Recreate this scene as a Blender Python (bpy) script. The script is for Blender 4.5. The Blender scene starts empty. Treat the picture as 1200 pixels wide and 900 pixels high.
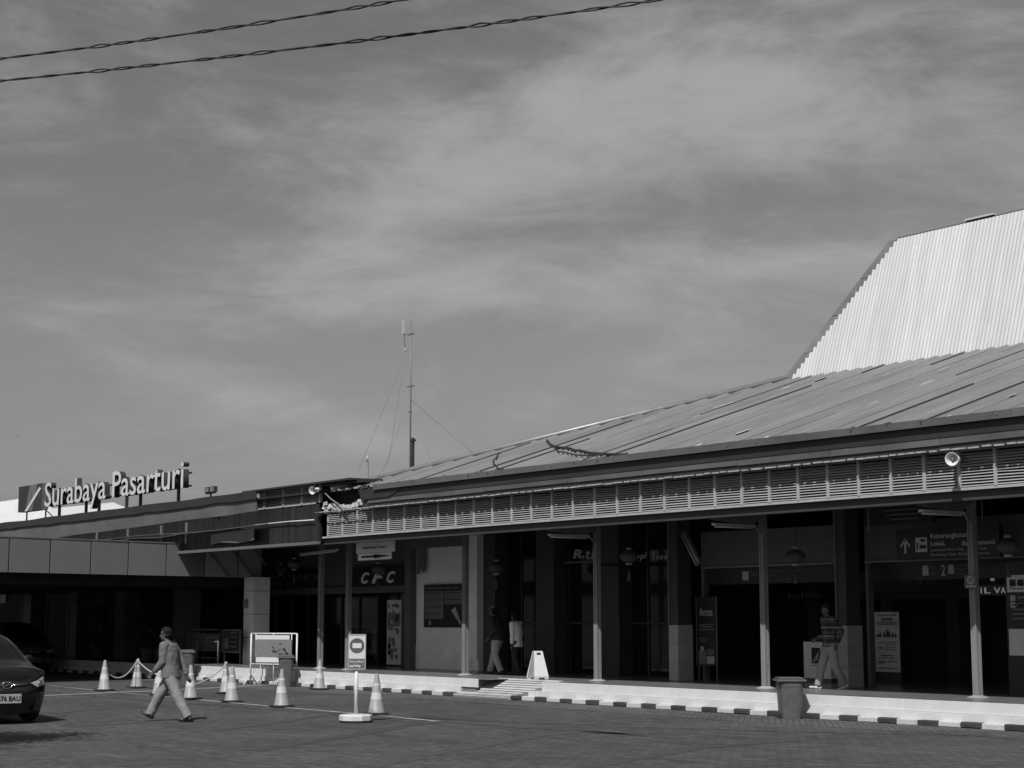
import bpy, bmesh, math, random
from mathutils import Vector, Matrix, noise as mnoise
R = math.radians
PI = math.pi
scene = bpy.context.scene
C = scene.collection
random.seed(7)

# ------------------------------------------------------------------ camera
# world: +X runs along the station front, +Y goes into the building, Z up
CAM_H = 1.72
FPX = 2000.0                       # focal length in photo pixels (photo 1200 px wide)
YAW = R(36.6)
PITCH = math.atan(277 / FPX)
fh = Vector((-math.cos(YAW), math.sin(YAW), 0))
rt = Vector((math.sin(YAW), math.cos(YAW), 0))
zz = Vector((0, 0, 1))
fw = fh * math.cos(PITCH) + zz * math.sin(PITCH)
cu = -fh * math.sin(PITCH) + zz * math.cos(PITCH)
cam_d = bpy.data.cameras.new('camera')
cam = bpy.data.objects.new('camera', cam_d)
C.objects.link(cam)
m = Matrix((rt, cu, -fw)).transposed().to_4x4()
m.translation = Vector((0, 0, CAM_H))
cam.matrix_world = m
cam_d.sensor_width = 36
cam_d.lens = 36 * FPX / 1200
cam_d.clip_start = 0.1
cam_d.clip_end = 6000
scene.camera = cam

# ------------------------------------------------------------------ light
SUN_EL = R(50)
sh_az = R(18.5)
sd = fh * math.cos(sh_az) + rt * math.sin(sh_az)       # way the shadows fall on the ground
to_sun = Vector((-sd.x * math.cos(SUN_EL), -sd.y * math.cos(SUN_EL), math.sin(SUN_EL)))
sun_d = bpy.data.lights.new('sun', 'SUN')
sun_d.energy = 4.6
sun_d.angle = R(0.55)
sun_d.color = (1, 1, 1)
sun = bpy.data.objects.new('sun', sun_d)
C.objects.link(sun)
sun.rotation_euler = to_sun.to_track_quat('Z', 'Y').to_euler()

world = bpy.data.worlds.new('World')
scene.world = world
world.use_nodes = True
wn = world.node_tree
wn.nodes.clear()
def N(t, **kw):
    n = wn.nodes.new(t)
    for k, v in kw.items():
        setattr(n, k, v)
    return n
def L(a, b):
    wn.links.new(a, b)
def wmath(op, a, b=None, c=None, clamp=False):
    n = N('ShaderNodeMath', operation=op)
    n.use_clamp = clamp
    for i, v in enumerate((a, b, c)):
        if v is None:
            continue
        if isinstance(v, (int, float)):
            n.inputs[i].default_value = v
        else:
            L(v, n.inputs[i])
    return n.outputs[0]
sky = N('ShaderNodeTexSky', sky_type='NISHITA')
sky.sun_disc = False
sky.sun_elevation = SUN_EL
sky.sun_rotation = math.atan2(to_sun.x, to_sun.y)
sky.air_density = 1.6
sky.dust_density = 2.2
sky.ozone_density = 1.0
bw = N('ShaderNodeRGBToBW')
# the photograph is black and white through a sky-darkening film response: weight the channels
sep = N('ShaderNodeSeparateColor')
L(sky.outputs[0], sep.inputs[0])
skyv = wmath('ADD', wmath('MULTIPLY', sep.outputs[0], .42), wmath('MULTIPLY', sep.outputs[1], .24))
tc = N('ShaderNodeTexCoord')
spx = N('ShaderNodeSeparateXYZ')
L(tc.outputs['Generated'], spx.inputs[0])
zc = wmath('MAXIMUM', spx.outputs[2], 0.0)
def dot_dir(v):
    n = N('ShaderNodeVectorMath', operation='DOT_PRODUCT')
    L(tc.outputs['Generated'], n.inputs[0])
    n.inputs[1].default_value = v
    return n.outputs['Value']
# cloud noise in direction space, flattened so that the streaks lie along the horizon
def wnoise(scale, detail, rough, flat, dist=0.0, loc=(0, 0, 0), tilt=0.0):
    mp = N('ShaderNodeMapping')
    L(tc.outputs['Generated'], mp.inputs[0])
    mp.inputs['Rotation'].default_value = (tilt * math.cos(YAW + PI / 2), tilt * math.sin(YAW + PI / 2), 0)
    mp.inputs['Scale'].default_value = (1, 1, flat)
    mp.inputs['Location'].default_value = loc
    n = N('ShaderNodeTexNoise')
    L(mp.outputs[0], n.inputs['Vector'])
    n.inputs['Scale'].default_value = scale
    n.inputs['Detail'].default_value = detail
    n.inputs['Roughness'].default_value = rough
    n.inputs['Distortion'].default_value = dist
    return n.outputs[0]
n1 = wnoise(7.0, 12, .62, 2.6, .7, (3.1, 1.7, 0), .10)
n2 = wnoise(22.0, 12, .66, 3.4, .5, (7.4, .3, 0), .16)
n3 = wnoise(3.0, 4, .5, 2.0, .2, (5.5, 2.5, 0))
den2 = wmath('ADD', wmath('ADD', wmath('MULTIPLY', n1, .62), wmath('MULTIPLY', n2, .26)), wmath('MULTIPLY', n3, .20))
# broad banks of cirrus where this sky has them
def dirpx(x, y):
    return (fw + rt * ((x - 600) / FPX) + cu * ((450 - y) / FPX)).normalized()
def bank(x, y, sx, sy, tilt, amp):
    """gaussian bank of thin cloud round a sky direction; sx, sy in radians, tilt anticlockwise"""
    d = dirpx(x, y)
    e1 = rt * math.cos(tilt) + cu * math.sin(tilt)
    e1 = (e1 - d * e1.dot(d)).normalized()
    e2 = d.cross(e1)
    a = wmath('POWER', wmath('DIVIDE', dot_dir(e1), sx), 2)
    b = wmath('POWER', wmath('DIVIDE', dot_dir(e2), sy), 2)
    g = wmath('EXPONENT', wmath('MULTIPLY', wmath('ADD', a, b), -1))
    front = wmath('GREATER_THAN', dot_dir(d), 0)
    return wmath('MULTIPLY', wmath('MULTIPLY', g, front), amp)
banks = None
for args in [(800, 60, .15, .045, .12, .16), (640, 165, .12, .040, .15, .16), (960, 130, .14, .045, .05, .15), (470, 235, .07, .025, .5, .12),
             (620, 235, .14, .020, .05, .10), (1130, 190, .08, .030, -.1, .08), (620, 330, .22, .026, .02, .10), (330, 330, .16, .022, .06, .09),
             (860, 310, .10, .015, .05, .09), (760, 430, .12, .035, .05, .10), (150, 140, .14, .045, -.3, .14), (330, 475, .15, .014, -.33, .13),
             (130, 420, .12, .030, -.3, .06), (950, 380, .10, .03, 0, .05), (300, 60, .14, .03, .0, -.04), (940, 225, .14, .020, .10, -.13),
             (240, 230, .10, .030, -.1, -.10), (560, 40, .05, .03, 0, -.04), (480, 420, .14, .02, -.05, -.04)]:
    b = bank(*args)
    banks = b if banks is None else wmath('ADD', banks, b)
cl = N('ShaderNodeMapRange')
cl.interpolation_type = 'SMOOTHSTEP'
L(wmath('ADD', den2, banks), cl.inputs['Value'])
cl.inputs['From Min'].default_value = .50
cl.inputs['From Max'].default_value = .90
cloud = cl.outputs[0]
CLOUDV = 4.6
mixv = wmath('ADD', wmath('MULTIPLY', skyv, wmath('SUBTRACT', 1.0, wmath('MULTIPLY', cloud, .8))), wmath('MULTIPLY', cloud, .8 * CLOUDV))
cc = N('ShaderNodeCombineColor')
for i in range(3):
    L(mixv, cc.inputs[i])
bg = N('ShaderNodeBackground')
L(cc.outputs[0], bg.inputs[0])
bg.inputs[1].default_value = 0.09
wo = N('ShaderNodeOutputWorld')
L(bg.outputs[0], wo.inputs[0])

scene.view_settings.view_transform = 'Standard'
scene.view_settings.look = 'None'
scene.view_settings.exposure = 0.0
scene.view_settings.gamma = 1.0

# ------------------------------------------------------------------ helpers: photo pixel to a place in the world
CP = Vector((0, 0, CAM_H))
def ray(x, y):
    return fw + rt * ((x - 600) / FPX) + cu * ((450 - y) / FPX)
def PY(x, y, Y):
    r = ray(x, y); return CP + r * (Y / r.y)
def G(x, y, z=0.0):
    r = ray(x, y); return CP + r * ((z - CAM_H) / r.z)

# ------------------------------------------------------------------ materials (black and white place: all greys)
MATS = {}
def mat(name, v, rough=.7, var=.15, scale=6.0, bump=0.0, bscale=60.0, metal=0.0, spec=.4, stain=0.0, coat=0.0, stretch=(1, 1, 1)):
    if name in MATS:
        return MATS[name]
    mt = bpy.data.materials.new(name)
    mt.use_nodes = True
    nt = mt.node_tree
    b = nt.nodes['Principled BSDF']
    b.inputs['Roughness'].default_value = rough
    b.inputs['Metallic'].default_value = metal
    b.inputs['Specular IOR Level'].default_value = spec
    b.inputs['Coat Weight'].default_value = coat
    t = nt.nodes.new('ShaderNodeTexCoord')
    mp = nt.nodes.new('ShaderNodeMapping')
    mp.inputs['Scale'].default_value = stretch
    nt.links.new(t.outputs['Object'], mp.inputs[0])
    n = nt.nodes.new('ShaderNodeTexNoise')
    nt.links.new(mp.outputs[0], n.inputs['Vector'])
    n.inputs['Scale'].default_value = scale
    n.inputs['Detail'].default_value = 6
    n.inputs['Roughness'].default_value = .65
    mr = nt.nodes.new('ShaderNodeMapRange')
    nt.links.new(n.outputs[0], mr.inputs['Value'])
    mr.inputs['From Min'].default_value = .3
    mr.inputs['From Max'].default_value = .7
    mr.inputs['To Min'].default_value = v * (1 - var)
    mr.inputs['To Max'].default_value = v * (1 + var)
    out = mr.outputs[0]
    # each object a touch lighter or darker than the next
    oi = nt.nodes.new('ShaderNodeObjectInfo')
    rr = nt.nodes.new('ShaderNodeMapRange')
    nt.links.new(oi.outputs['Random'], rr.inputs['Value'])
    rr.inputs['To Min'].default_value = 1 - var * .5
    rr.inputs['To Max'].default_value = 1 + var * .5
    mu = nt.nodes.new('ShaderNodeMath'); mu.operation = 'MULTIPLY'
    nt.links.new(out, mu.inputs[0]); nt.links.new(rr.outputs[0], mu.inputs[1])
    out = mu.outputs[0]
    if stain > 0:
        n2 = nt.nodes.new('ShaderNodeTexNoise')
        nt.links.new(t.outputs['Object'], n2.inputs['Vector'])
        n2.inputs['Scale'].default_value = scale * .33
        n2.inputs['Detail'].default_value = 8
        n2.inputs['Roughness'].default_value = .7
        m2 = nt.nodes.new('ShaderNodeMapRange')
        nt.links.new(n2.outputs[0], m2.inputs['Value'])
        m2.inputs['From Min'].default_value = .52
        m2.inputs['From Max'].default_value = .7
        m2.inputs['To Min'].default_value = 1.0
        m2.inputs['To Max'].default_value = 1 - stain
        mu2 = nt.nodes.new('ShaderNodeMath'); mu2.operation = 'MULTIPLY'
        nt.links.new(out, mu2.inputs[0]); nt.links.new(m2.outputs[0], mu2.inputs[1])
        out = mu2.outputs[0]
    nt.links.new(out, b.inputs['Base Color'])
    if bump > 0:
        n3 = nt.nodes.new('ShaderNodeTexNoise')
        nt.links.new(mp.outputs[0], n3.inputs['Vector'])
        n3.inputs['Scale'].default_value = bscale
        n3.inputs['Detail'].default_value = 4
        bp = nt.nodes.new('ShaderNodeBump')
        bp.inputs['Strength'].default_value = bump
        bp.inputs['Distance'].default_value = .02
        nt.links.new(n3.outputs[0], bp.inputs['Height'])
        nt.links.new(bp.outputs[0], b.inputs['Normal'])
    MATS[name] = mt
    return mt

def paver_mat(name, v, rot, bw_=.21, bh=.105):
    mt = bpy.data.materials.new(name)
    mt.use_nodes = True
    nt = mt.node_tree
    b = nt.nodes['Principled BSDF']
    b.inputs['Roughness'].default_value = .85
    b.inputs['Specular IOR Level'].default_value = .25
    t = nt.nodes.new('ShaderNodeTexCoord')
    mp = nt.nodes.new('ShaderNodeMapping')
    mp.inputs['Rotation'].default_value = (0, 0, rot)
    nt.links.new(t.outputs['Object'], mp.inputs[0])
    br = nt.nodes.new('ShaderNodeTexBrick')
    nt.links.new(mp.outputs[0], br.inputs['Vector'])
    br.inputs['Scale'].default_value = 1
    br.inputs['Brick Width'].default_value = bw_
    br.inputs['Row Height'].default_value = bh
    br.inputs['Mortar Size'].default_value = .009
    br.inputs['Mortar Smooth'].default_value = .3
    br.inputs['Color1'].default_value = (v * .78, v * .78, v * .78, 1)
    br.inputs['Color2'].default_value = (v * 1.22, v * 1.22, v * 1.22, 1)
    br.inputs['Mortar'].default_value = (v * .5, v * .5, v * .5, 1)
    bwn = nt.nodes.new('ShaderNodeRGBToBW')
    nt.links.new(br.outputs['Color'], bwn.inputs[0])
    out = bwn.outputs[0]
    for sc, lo, hi, a, c, st in [(.35, .35, .68, .80, 1.22, (1, 1, 1)), (2.5, .3, .7, .86, 1.16, (1, 1, 1)), (1.1, .60, .72, 1.0, 1.6, (.35, 1.6, 1)), (.8, .58, .70, 1.0, .66, (.3, 1.4, 1)), (2.2, .63, .70, 1.0, .6, (1, 1, 1)), (5.0, .66, .72, 1.0, 1.7, (.6, 1.6, 1))]:
        mp2 = nt.nodes.new('ShaderNodeMapping')
        mp2.inputs['Scale'].default_value = st
        mp2.inputs['Location'].default_value = (sc * 7, sc * 3, 0)
        mp2.inputs['Rotation'].default_value = (0, 0, .4)
        nt.links.new(t.outputs['Object'], mp2.inputs[0])
        n = nt.nodes.new('ShaderNodeTexNoise')
        nt.links.new(mp2.outputs[0], n.inputs['Vector'])
        n.inputs['Scale'].default_value = sc
        n.inputs['Detail'].default_value = 8
        n.inputs['Roughness'].default_value = .65
        mr = nt.nodes.new('ShaderNodeMapRange')
        nt.links.new(n.outputs[0], mr.inputs['Value'])
        mr.inputs['From Min'].default_value = lo
        mr.inputs['From Max'].default_value = hi
        mr.inputs['To Min'].default_value = a
        mr.inputs['To Max'].default_value = c
        mu = nt.nodes.new('ShaderNodeMath'); mu.operation = 'MULTIPLY'
        nt.links.new(out, mu.inputs[0]); nt.links.new(mr.outputs[0], mu.inputs[1])
        out = mu.outputs[0]
    nt.links.new(out, b.inputs['Base Color'])
    bp = nt.nodes.new('ShaderNodeBump')
    bp.inputs['Strength'].default_value = .5
    bp.inputs['Distance'].default_value = .01
    nt.links.new(br.outputs['Fac'], bp.inputs['Height'])
    bp.invert = True
    nt.links.new(bp.outputs[0], b.inputs['Normal'])
    return mt

M_pave = paver_mat('grey block paving', .068, 0.0)
M_pave2 = paver_mat('lighter herringbone paving', .080, PI / 4)
M_mark = mat('worn white road paint', .27, .8, .35, 5, .2, 80, stain=.5)
M_mark2 = mat('faded road paint', .19, .85, .35, 3, .2, 80, stain=.4)
M_tyre = mat('dark rubber streak', .050, .8, .3, 4)
M_tile = mat('white glazed face tile', .58, .35, .06, 3, .05, 30, stain=.10)
M_ftile = mat('grey polished floor tile', .15, .28, .12, 2.5, .03, 20, spec=.5, stain=.12)
M_grout = mat('dark tile grout', .16, .9, .2, 10)
M_kw = mat('white kerb paint', .46, .75, .14, 14, .35, 50, stain=.5)
M_kb = mat('black kerb paint', .04, .8, .5, 14, .35, 50)
M_conc = mat('plain concrete', .28, .85, .2, 4, .3, 40, stain=.3)
M_louv = mat('light grey painted louvre', .34, .55, .10, 5, .05, 30, stain=.16)
M_steel = mat('grey painted steel', .12, .5, .14, 5, .05, 30, stain=.15)
M_post = mat('weathered post paint', .19, .5, .14, 3, .05, 30, stain=.25, stretch=(1, 1, .3))
M_pil = mat('dark column paint', .042, .6, .15, 2)
M_dark = mat('dark painted metal', .035, .5, .2, 5)
M_fasc = mat('dark fascia sheet', .030, .5, .18, 2, .05, 20, stain=.2, stretch=(.4, 1, 1))
M_fasl = mat('grey lower flashing', .095, .55, .2, 2, .05, 20, stain=.3, stretch=(.4, 1, 1))
M_roofg = mat('grey corrugated roof sheet', .165, .5, .16, 1.2, .06, 14, stain=.10, stretch=(2.4, .35, 1))
M_roofw = mat('pale zinc roof sheet', .47, .65, .09, 1.5, .03, 20, spec=.15, stretch=(3, 1, .3))
M_flash = mat('galvanised flashing', .20, .45, .2, 3, metal=.3)
M_black = mat('black glass surround', .008, .75, .3, 3, spec=.15)
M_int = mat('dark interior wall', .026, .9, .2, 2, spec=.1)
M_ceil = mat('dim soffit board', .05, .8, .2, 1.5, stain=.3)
M_wall = mat('pale grey wall paint', .80, .75, .08, 1.4, .06, 12, stain=.14)
M_wallb = mat('stained lower wall paint', .78, .7, .14, 3.5, .08, 12, stain=.25)
M_walld = mat('mid grey wall paint', .11, .7, .1, 2, stain=.1)
M_panel = mat('grey aluminium composite panel', .15, .42, .05, 1.2, .01, 5, stain=.08)
M_join = mat('black panel joint', .02, .7, .1, 5)
M_white = mat('white sign paint', .55, .5, .05, 5, stain=.08)
M_paper = mat('printed paper', .50, .6, .12, 9)
M_grey = mat('mid grey print', .15, .6, .12, 9)
M_ink = mat('black print', .015, .5, .1, 5)
M_dim = mat('dim lettering', .34, .6, .1, 5)
M_signd = mat('dark sign panel', .022, .4, .15, 3)
M_coneb = mat('cone body orange in grey', .27, .5, .10, 7, .05, 30, stain=.22)
M_cones = mat('cone reflective sleeve', .48, .4, .08, 10, stain=.18)
M_rub = mat('black rubber', .02, .75, .2, 8, .2, 40)
M_plasw = mat('white plastic chain', .46, .5, .08, 10)
M_bin = mat('grey plastic bin', .085, .45, .18, 5, .05, 30, stain=.3)
M_skin = mat('brown skin', .075, .55, .1, 12, .03, 60)
M_hair = mat('black hair', .010, .7, .3, 30, .3, 120, spec=.15)
M_shirtg = mat('light grey shirt cloth', .125, .85, .08, 5, .25, 14)
M_trou2 = mat('pale grey trouser cloth', .36, .85, .10, 5, .3, 12)
M_trou = mat('grey trouser cloth', .20, .85, .10, 5, .3, 12)
M_shoe = mat('dark leather shoe', .02, .4, .2, 8)
M_blackc = mat('black jacket cloth', .03, .85, .2, 5, .3, 12)
M_jean = mat('faded jeans cloth', .22, .85, .14, 5, .3, 12)
M_whitec = mat('white vest cloth', .75, .85, .08, 5, .3, 14)
M_sneak = mat('pale shoe canvas', .5, .7, .1, 8)
M_car = mat('black car paint', .006, .3, .1, 3, spec=.3, coat=.25)
M_car2 = mat('dark grey car paint', .07, .2, .1, 3, spec=.5, coat=.5)
M_chrome = mat('chrome', .55, .18, .05, 5, metal=1.0)
M_lampg = mat('headlight glass', .5, .12, .3, 20, spec=.8)
M_leaf = mat('dark leaf', .055, .55, .4, 3)
M_bark = mat('bark', .09, .9, .3, 8, .5, 30)
M_lant = mat('lantern cloth', .07, .6, .2, 12)
M_tube = mat('unlit fluorescent tube', .50, .35, .05, 5)
M_wire = mat('black cable', .02, .6, .2, 5)
M_mast = mat('galvanised mast tube', .16, .5, .2, 5, metal=.3)
M_torn = mat('torn pale board', .36, .85, .3, 7, .4, 20, stain=.4)
M_wood = mat('brown board', .09, .7, .2, 5)

def glass_mat(name, v=.008, rough=.06):
    mt = bpy.data.materials.new(name); mt.use_nodes = True
    b = mt.node_tree.nodes['Principled BSDF']
    b.inputs['Base Color'].default_value = (v, v, v, 1)
    b.inputs['Roughness'].default_value = rough
    b.inputs['Specular IOR Level'].default_value = .6
    n = mt.node_tree.nodes.new('ShaderNodeTexNoise'); n.inputs['Scale'].default_value = 1.2
    bp = mt.node_tree.nodes.new('ShaderNodeBump'); bp.inputs['Strength'].default_value = .03
    mt.node_tree.links.new(n.outputs[0], bp.inputs['Height']); mt.node_tree.links.new(bp.outputs[0], b.inputs['Normal'])
    return mt
M_glass = glass_mat('dark tinted glass')
M_cglass = glass_mat('car window glass', .006, .12)

def check_mat():
    mt = bpy.data.materials.new('checked shirt cloth'); mt.use_nodes = True
    nt = mt.node_tree; b = nt.nodes['Principled BSDF']; b.inputs['Roughness'].default_value = .85
    t = nt.nodes.new('ShaderNodeTexCoord')
    sp = nt.nodes.new('ShaderNodeSeparateXYZ'); nt.links.new(t.outputs['Object'], sp.inputs[0])
    def M_(op, a, c, d=None):
        n = nt.nodes.new('ShaderNodeMath'); n.operation = op
        for i, v in enumerate((a, c)):
            if isinstance(v, (int, float)): n.inputs[i].default_value = v
            else: nt.links.new(v, n.inputs[i])
        return n.outputs[0]
    s1 = M_('GREATER_THAN', M_('SINE', M_('MULTIPLY', sp.outputs[2], 60), 0), .15)
    s2 = M_('GREATER_THAN', M_('SINE', M_('MULTIPLY', M_('ADD', sp.outputs[0], sp.outputs[1]), 44), 0), .15)
    s3 = M_('GREATER_THAN', M_('SINE', M_('MULTIPLY', sp.outputs[2], 39), 0), .93)
    v = M_('ADD', .012, M_('ADD', M_('MULTIPLY', M_('ADD', s1, s2), .03), M_('MULTIPLY', s3, .16)))
    nt.links.new(v, b.inputs['Base Color'])
    return mt
M_check = check_mat()

def emit_mat(name, v, s):
    mt = bpy.data.materials.new(name); mt.use_nodes = True
    b = mt.node_tree.nodes['Principled BSDF']
    b.inputs['Base Color'].default_value = (v, v, v, 1)
    b.inputs['Emission Color'].default_value = (1, 1, 1, 1)
    b.inputs['Emission Strength'].default_value = s
    return mt
M_led = emit_mat('lit display segments', .3, .12)

# ------------------------------------------------------------------ mesh building
class MB:
    def __init__(s):
        s.bm = bmesh.new()
    def verts(s, pts):
        return [s.bm.verts.new(p) for p in pts]
    def face(s, pts, mi=0):
        try:
            f = s.bm.faces.new(s.verts(pts)); f.material_index = mi
        except ValueError:
            pass
    def box(s, x0, x1, y0, y1, z0, z1, mi=0, M=None):
        p = [Vector((x, y, z)) for z in (z0, z1) for y in (y0, y1) for x in (x0, x1)]
        if M: p = [M @ q for q in p]
        v = s.verts(p)
        for q in ((0, 2, 3, 1), (4, 5, 7, 6), (0, 1, 5, 4), (2, 6, 7, 3), (0, 4, 6, 2), (1, 3, 7, 5)):
            f = s.bm.faces.new([v[i] for i in q]); f.material_index = mi
        return s
    def prism(s, poly, a, b, mi=0):
        """poly: list of points; extruded by vector from a to b (both Vectors)"""
        n = len(poly)
        v0 = s.verts([Vector(p) + a for p in poly]); v1 = s.verts([Vector(p) + b for p in poly])
        for vs in (list(reversed(v0)), v1):
            f = s.bm.faces.new(vs); f.material_index = mi
        for i in range(n):
            f = s.bm.faces.new([v0[i], v0[(i + 1) % n], v1[(i + 1) % n], v1[i]]); f.material_index = mi
        return s
    def tube(s, pts, r, n=6, mi=0, caps=True):
        pts = [Vector(p) for p in pts]
        rs = r if isinstance(r, (list, tuple)) else [r] * len(pts)
        rings = []
        ref = None
        for i, p in enumerate(pts):
            d = (pts[min(i + 1, len(pts) - 1)] - pts[max(i - 1, 0)]).normalized()
            if ref is None:
                ref = Vector((0, 0, 1)) if abs(d.z) < .9 else Vector((1, 0, 0))
            a = (ref - d * ref.dot(d)).normalized(); b = d.cross(a); ref = a
            rings.append(s.verts([p + a * math.cos(2 * PI * k / n) * rs[i] + b * math.sin(2 * PI * k / n) * rs[i] for k in range(n)]))
        for i in range(len(rings) - 1):
            for k in range(n):
                f = s.bm.faces.new([rings[i][k], rings[i][(k + 1) % n], rings[i + 1][(k + 1) % n], rings[i + 1][k]]); f.material_index = mi; f.smooth = True
        if caps:
            f = s.bm.faces.new(list(reversed(rings[0]))); f.material_index = mi
            f = s.bm.faces.new(rings[-1]); f.material_index = mi
        return s
    def lathe(s, prof, n=20, c=(0, 0, 0), mi=0, M=None, smooth=True, capb=True, capt=True):
        c = Vector(c); rings = []
        for r, z in prof:
            ps = [Vector((r * math.cos(2 * PI * k / n), r * math.sin(2 * PI * k / n), z)) for k in range(n)]
            if M: ps = [M @ q for q in ps]
            rings.append(s.verts([c + q for q in ps]))
        for i in range(len(rings) - 1):
            for k in range(n):
                f = s.bm.faces.new([rings[i][k], rings[i][(k + 1) % n], rings[i + 1][(k + 1) % n], rings[i + 1][k]]); f.smooth = smooth; f.material_index = mi
        if capb: s.bm.faces.new(list(reversed(rings[0]))).material_index = mi
        if capt: s.bm.faces.new(rings[-1]).material_index = mi
        return s
    def mesh(s, name):
        me = bpy.data.meshes.new(name)
        bmesh.ops.recalc_face_normals(s.bm, faces=s.bm.faces)
        s.bm.to_mesh(me); s.bm.free()
        return me

def setp(o, label=None, cat=None, group=None, kind=None):
    if label: o['label'] = label
    if cat: o['category'] = cat
    if group: o['group'] = group
    if kind: o['kind'] = kind
    return o
def add(name, data, mats=None, parent=None, loc=None):
    me = data.mesh(name) if isinstance(data, MB) else data
    if mats is not None and len(me.materials) == 0:
        for k in (mats if isinstance(mats, (list, tuple)) else [mats]):
            me.materials.append(k)
    o = bpy.data.objects.new(name, me)
    C.objects.link(o)
    if loc is not None: o.location = loc
    if parent is not None:
        o.parent = parent
    return o
def wpart(name, data, mats, parent):
    """a part whose mesh is given in world coordinates; top-level parents here stand unrotated"""
    o = add(name, data, mats, parent)
    l = Vector((0, 0, 0)); q = parent
    while q is not None:
        l += q.location; q = q.parent
    o.location = -l
    return o
def empty(name, loc, label, cat, group=None, rz=0.0):
    o = bpy.data.objects.new(name, None)
    C.objects.link(o)
    o.location = loc; o.rotation_euler = (0, 0, rz)
    o.empty_display_size = .2
    return setp(o, label, cat, group)
def struct(name, data, mats, kind='structure'):
    return setp(add(name, data, mats), kind=kind)
def kids(o):
    return [c for c in C.objects if c.parent == o]
def copy_tree(root, loc, rz=None, label=None, sc=None):
    ch = {}
    for o in C.objects:
        if o.parent is not None: ch.setdefault(o.parent, []).append(o)
    r = root.copy(); C.objects.link(r); r.location = loc
    if rz is not None: r.rotation_euler = (0, 0, rz)
    if sc is not None: r.scale = (sc, sc, sc)
    if label: r['label'] = label
    for a in ch.get(root, []):
        c = a.copy(); C.objects.link(c); c.parent = r
        for b_ in ch.get(a, []):
            d = b_.copy(); C.objects.link(d); d.parent = c
    return r

TS = bpy.data.scenes.new('workbench')
def evaluated_mesh(o):
    TS.collection.objects.link(o)
    vl = TS.view_layers[0]
    vl.update()
    me = bpy.data.meshes.new_from_object(o.evaluated_get(vl.depsgraph))
    bpy.data.objects.remove(o)
    return me
def text_mesh(s, size=1.0, extrude=.004, bold=0.0, shear=0.0, align='LEFT', spacing=1.0):
    cu_ = bpy.data.curves.new('t', 'FONT')
    cu_.body = s; cu_.size = size; cu_.extrude = extrude; cu_.offset = bold; cu_.shear = shear
    cu_.align_x = align; cu_.resolution_u = 3; cu_.space_character = spacing
    me = evaluated_mesh(bpy.data.objects.new('t', cu_))
    bpy.data.curves.remove(cu_)
    me.materials.clear()
    return me
def fit_text(s, x0, x1, z0, z1, y, depth=.006, bold=0.0, shear=0.0, full=False):
    """text in a plane facing -Y, filling x0..x1 and z0..z1 (its own bounds)"""
    me = text_mesh(s, 1.0, depth, bold, shear)
    xs = [v.co.x for v in me.vertices]; ys = [v.co.y for v in me.vertices]
    if not xs: return me
    ax, bx, ay, by = min(xs), max(xs), min(ys), max(ys)
    for v in me.vertices:
        x = x0 + (v.co.x - ax) / (bx - ax) * (x1 - x0)
        z = z0 + (v.co.y - ay) / (by - ay) * (z1 - z0)
        v.co = Vector((x, y - v.co.z, z))
    return me
def marks(name, parent, x0, x1, z0, z1, y, mt, seed=1, local=False):
    """a row of small raised print marks, too small in the photo to read"""
    rg = random.Random(seed); b = MB(); x = x0; h = z1 - z0
    while x < x1 - h * .2:
        w = min(h * rg.uniform(.35, .75), x1 - x)
        if rg.random() < .85: b.box(x, x + w, y - .004, y, z0 + h * rg.choice((0, 0, .25)), z1 - h * rg.choice((0, .25, .1)))
        x += w + h * rg.uniform(.15, .3)
    o = add(name, b, mt, parent) if local else wpart(name, b, mt, parent); o['kind'] = 'stuff'
    return o
H = .413            # platform height
YE = 22.65          # platform edge
YL = 22.35          # louvre plane
YP = 23.85          # post row
XR = -6.0           # right end of what is built (beyond the frame)
XL = -92.0

# ================================================================== ground
b = MB(); b.face([(-700, -300, 0), (400, -300, 0), (400, 900, 0), (-700, 900, 0)])
struct('paving', b, M_pave)
# lighter strip of herringbone paving along the kerb
b = MB()
n = 60
pts = []
for i in range(n + 1):
    X = XL + (XR + 3 - XL) * i / n
    pts.append(X)
for i in range(n):
    ya = 21.05 + .12 * math.sin(pts[i] * .35); yb = 21.05 + .12 * math.sin(pts[i + 1] * .35)
    b.face([(pts[i], ya, .004), (pts[i + 1], yb, .004), (pts[i + 1], 22.5, .004), (pts[i], 22.5, .004)])
struct('kerbside_paving', b, M_pave2)

def ribbon(pxs, w, z, z_of=0.0):
    P = [G(x, y) for x, y in pxs]
    # resample
    Q = []
    for i in range(len(P) - 1):
        for k in range(6):
            Q.append(P[i].lerp(P[i + 1], k / 6))
    Q.append(P[-1])
    b = MB(); prev = None
    for i, q in enumerate(Q):
        d = (Q[min(i + 1, len(Q) - 1)] - Q[max(i - 1, 0)]); d.z = 0; d.normalize()
        nrm = Vector((-d.y, d.x, 0))
        ww = w * (1 + .18 * math.sin(i * 2.1) + .12 * math.sin(i * 5.3))
        cur = (q + nrm * ww / 2, q - nrm * ww / 2)
        if prev:
            b.face([(prev[0].x, prev[0].y, z), (prev[1].x, prev[1].y, z), (cur[1].x, cur[1].y, z), (cur[0].x, cur[0].y, z)])
        prev = cur
    return b
struct('road_marking', ribbon([(236, 820.5), (330, 829), (441, 838.5), (513, 845.5)], .13, .006), M_mark)
struct('road_marking', ribbon([(58, 803.5), (120, 810), (236, 820.5)], .11, .006), M_mark2)
struct('road_marking', ribbon([(40, 816), (110, 813), (190, 809.5), (260, 806), (330, 801.5)], .5, .0085), M_mark2)
struct('road_marking', ribbon([(60, 799), (130, 796.5), (200, 797)], .16, .006), M_mark2)
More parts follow.
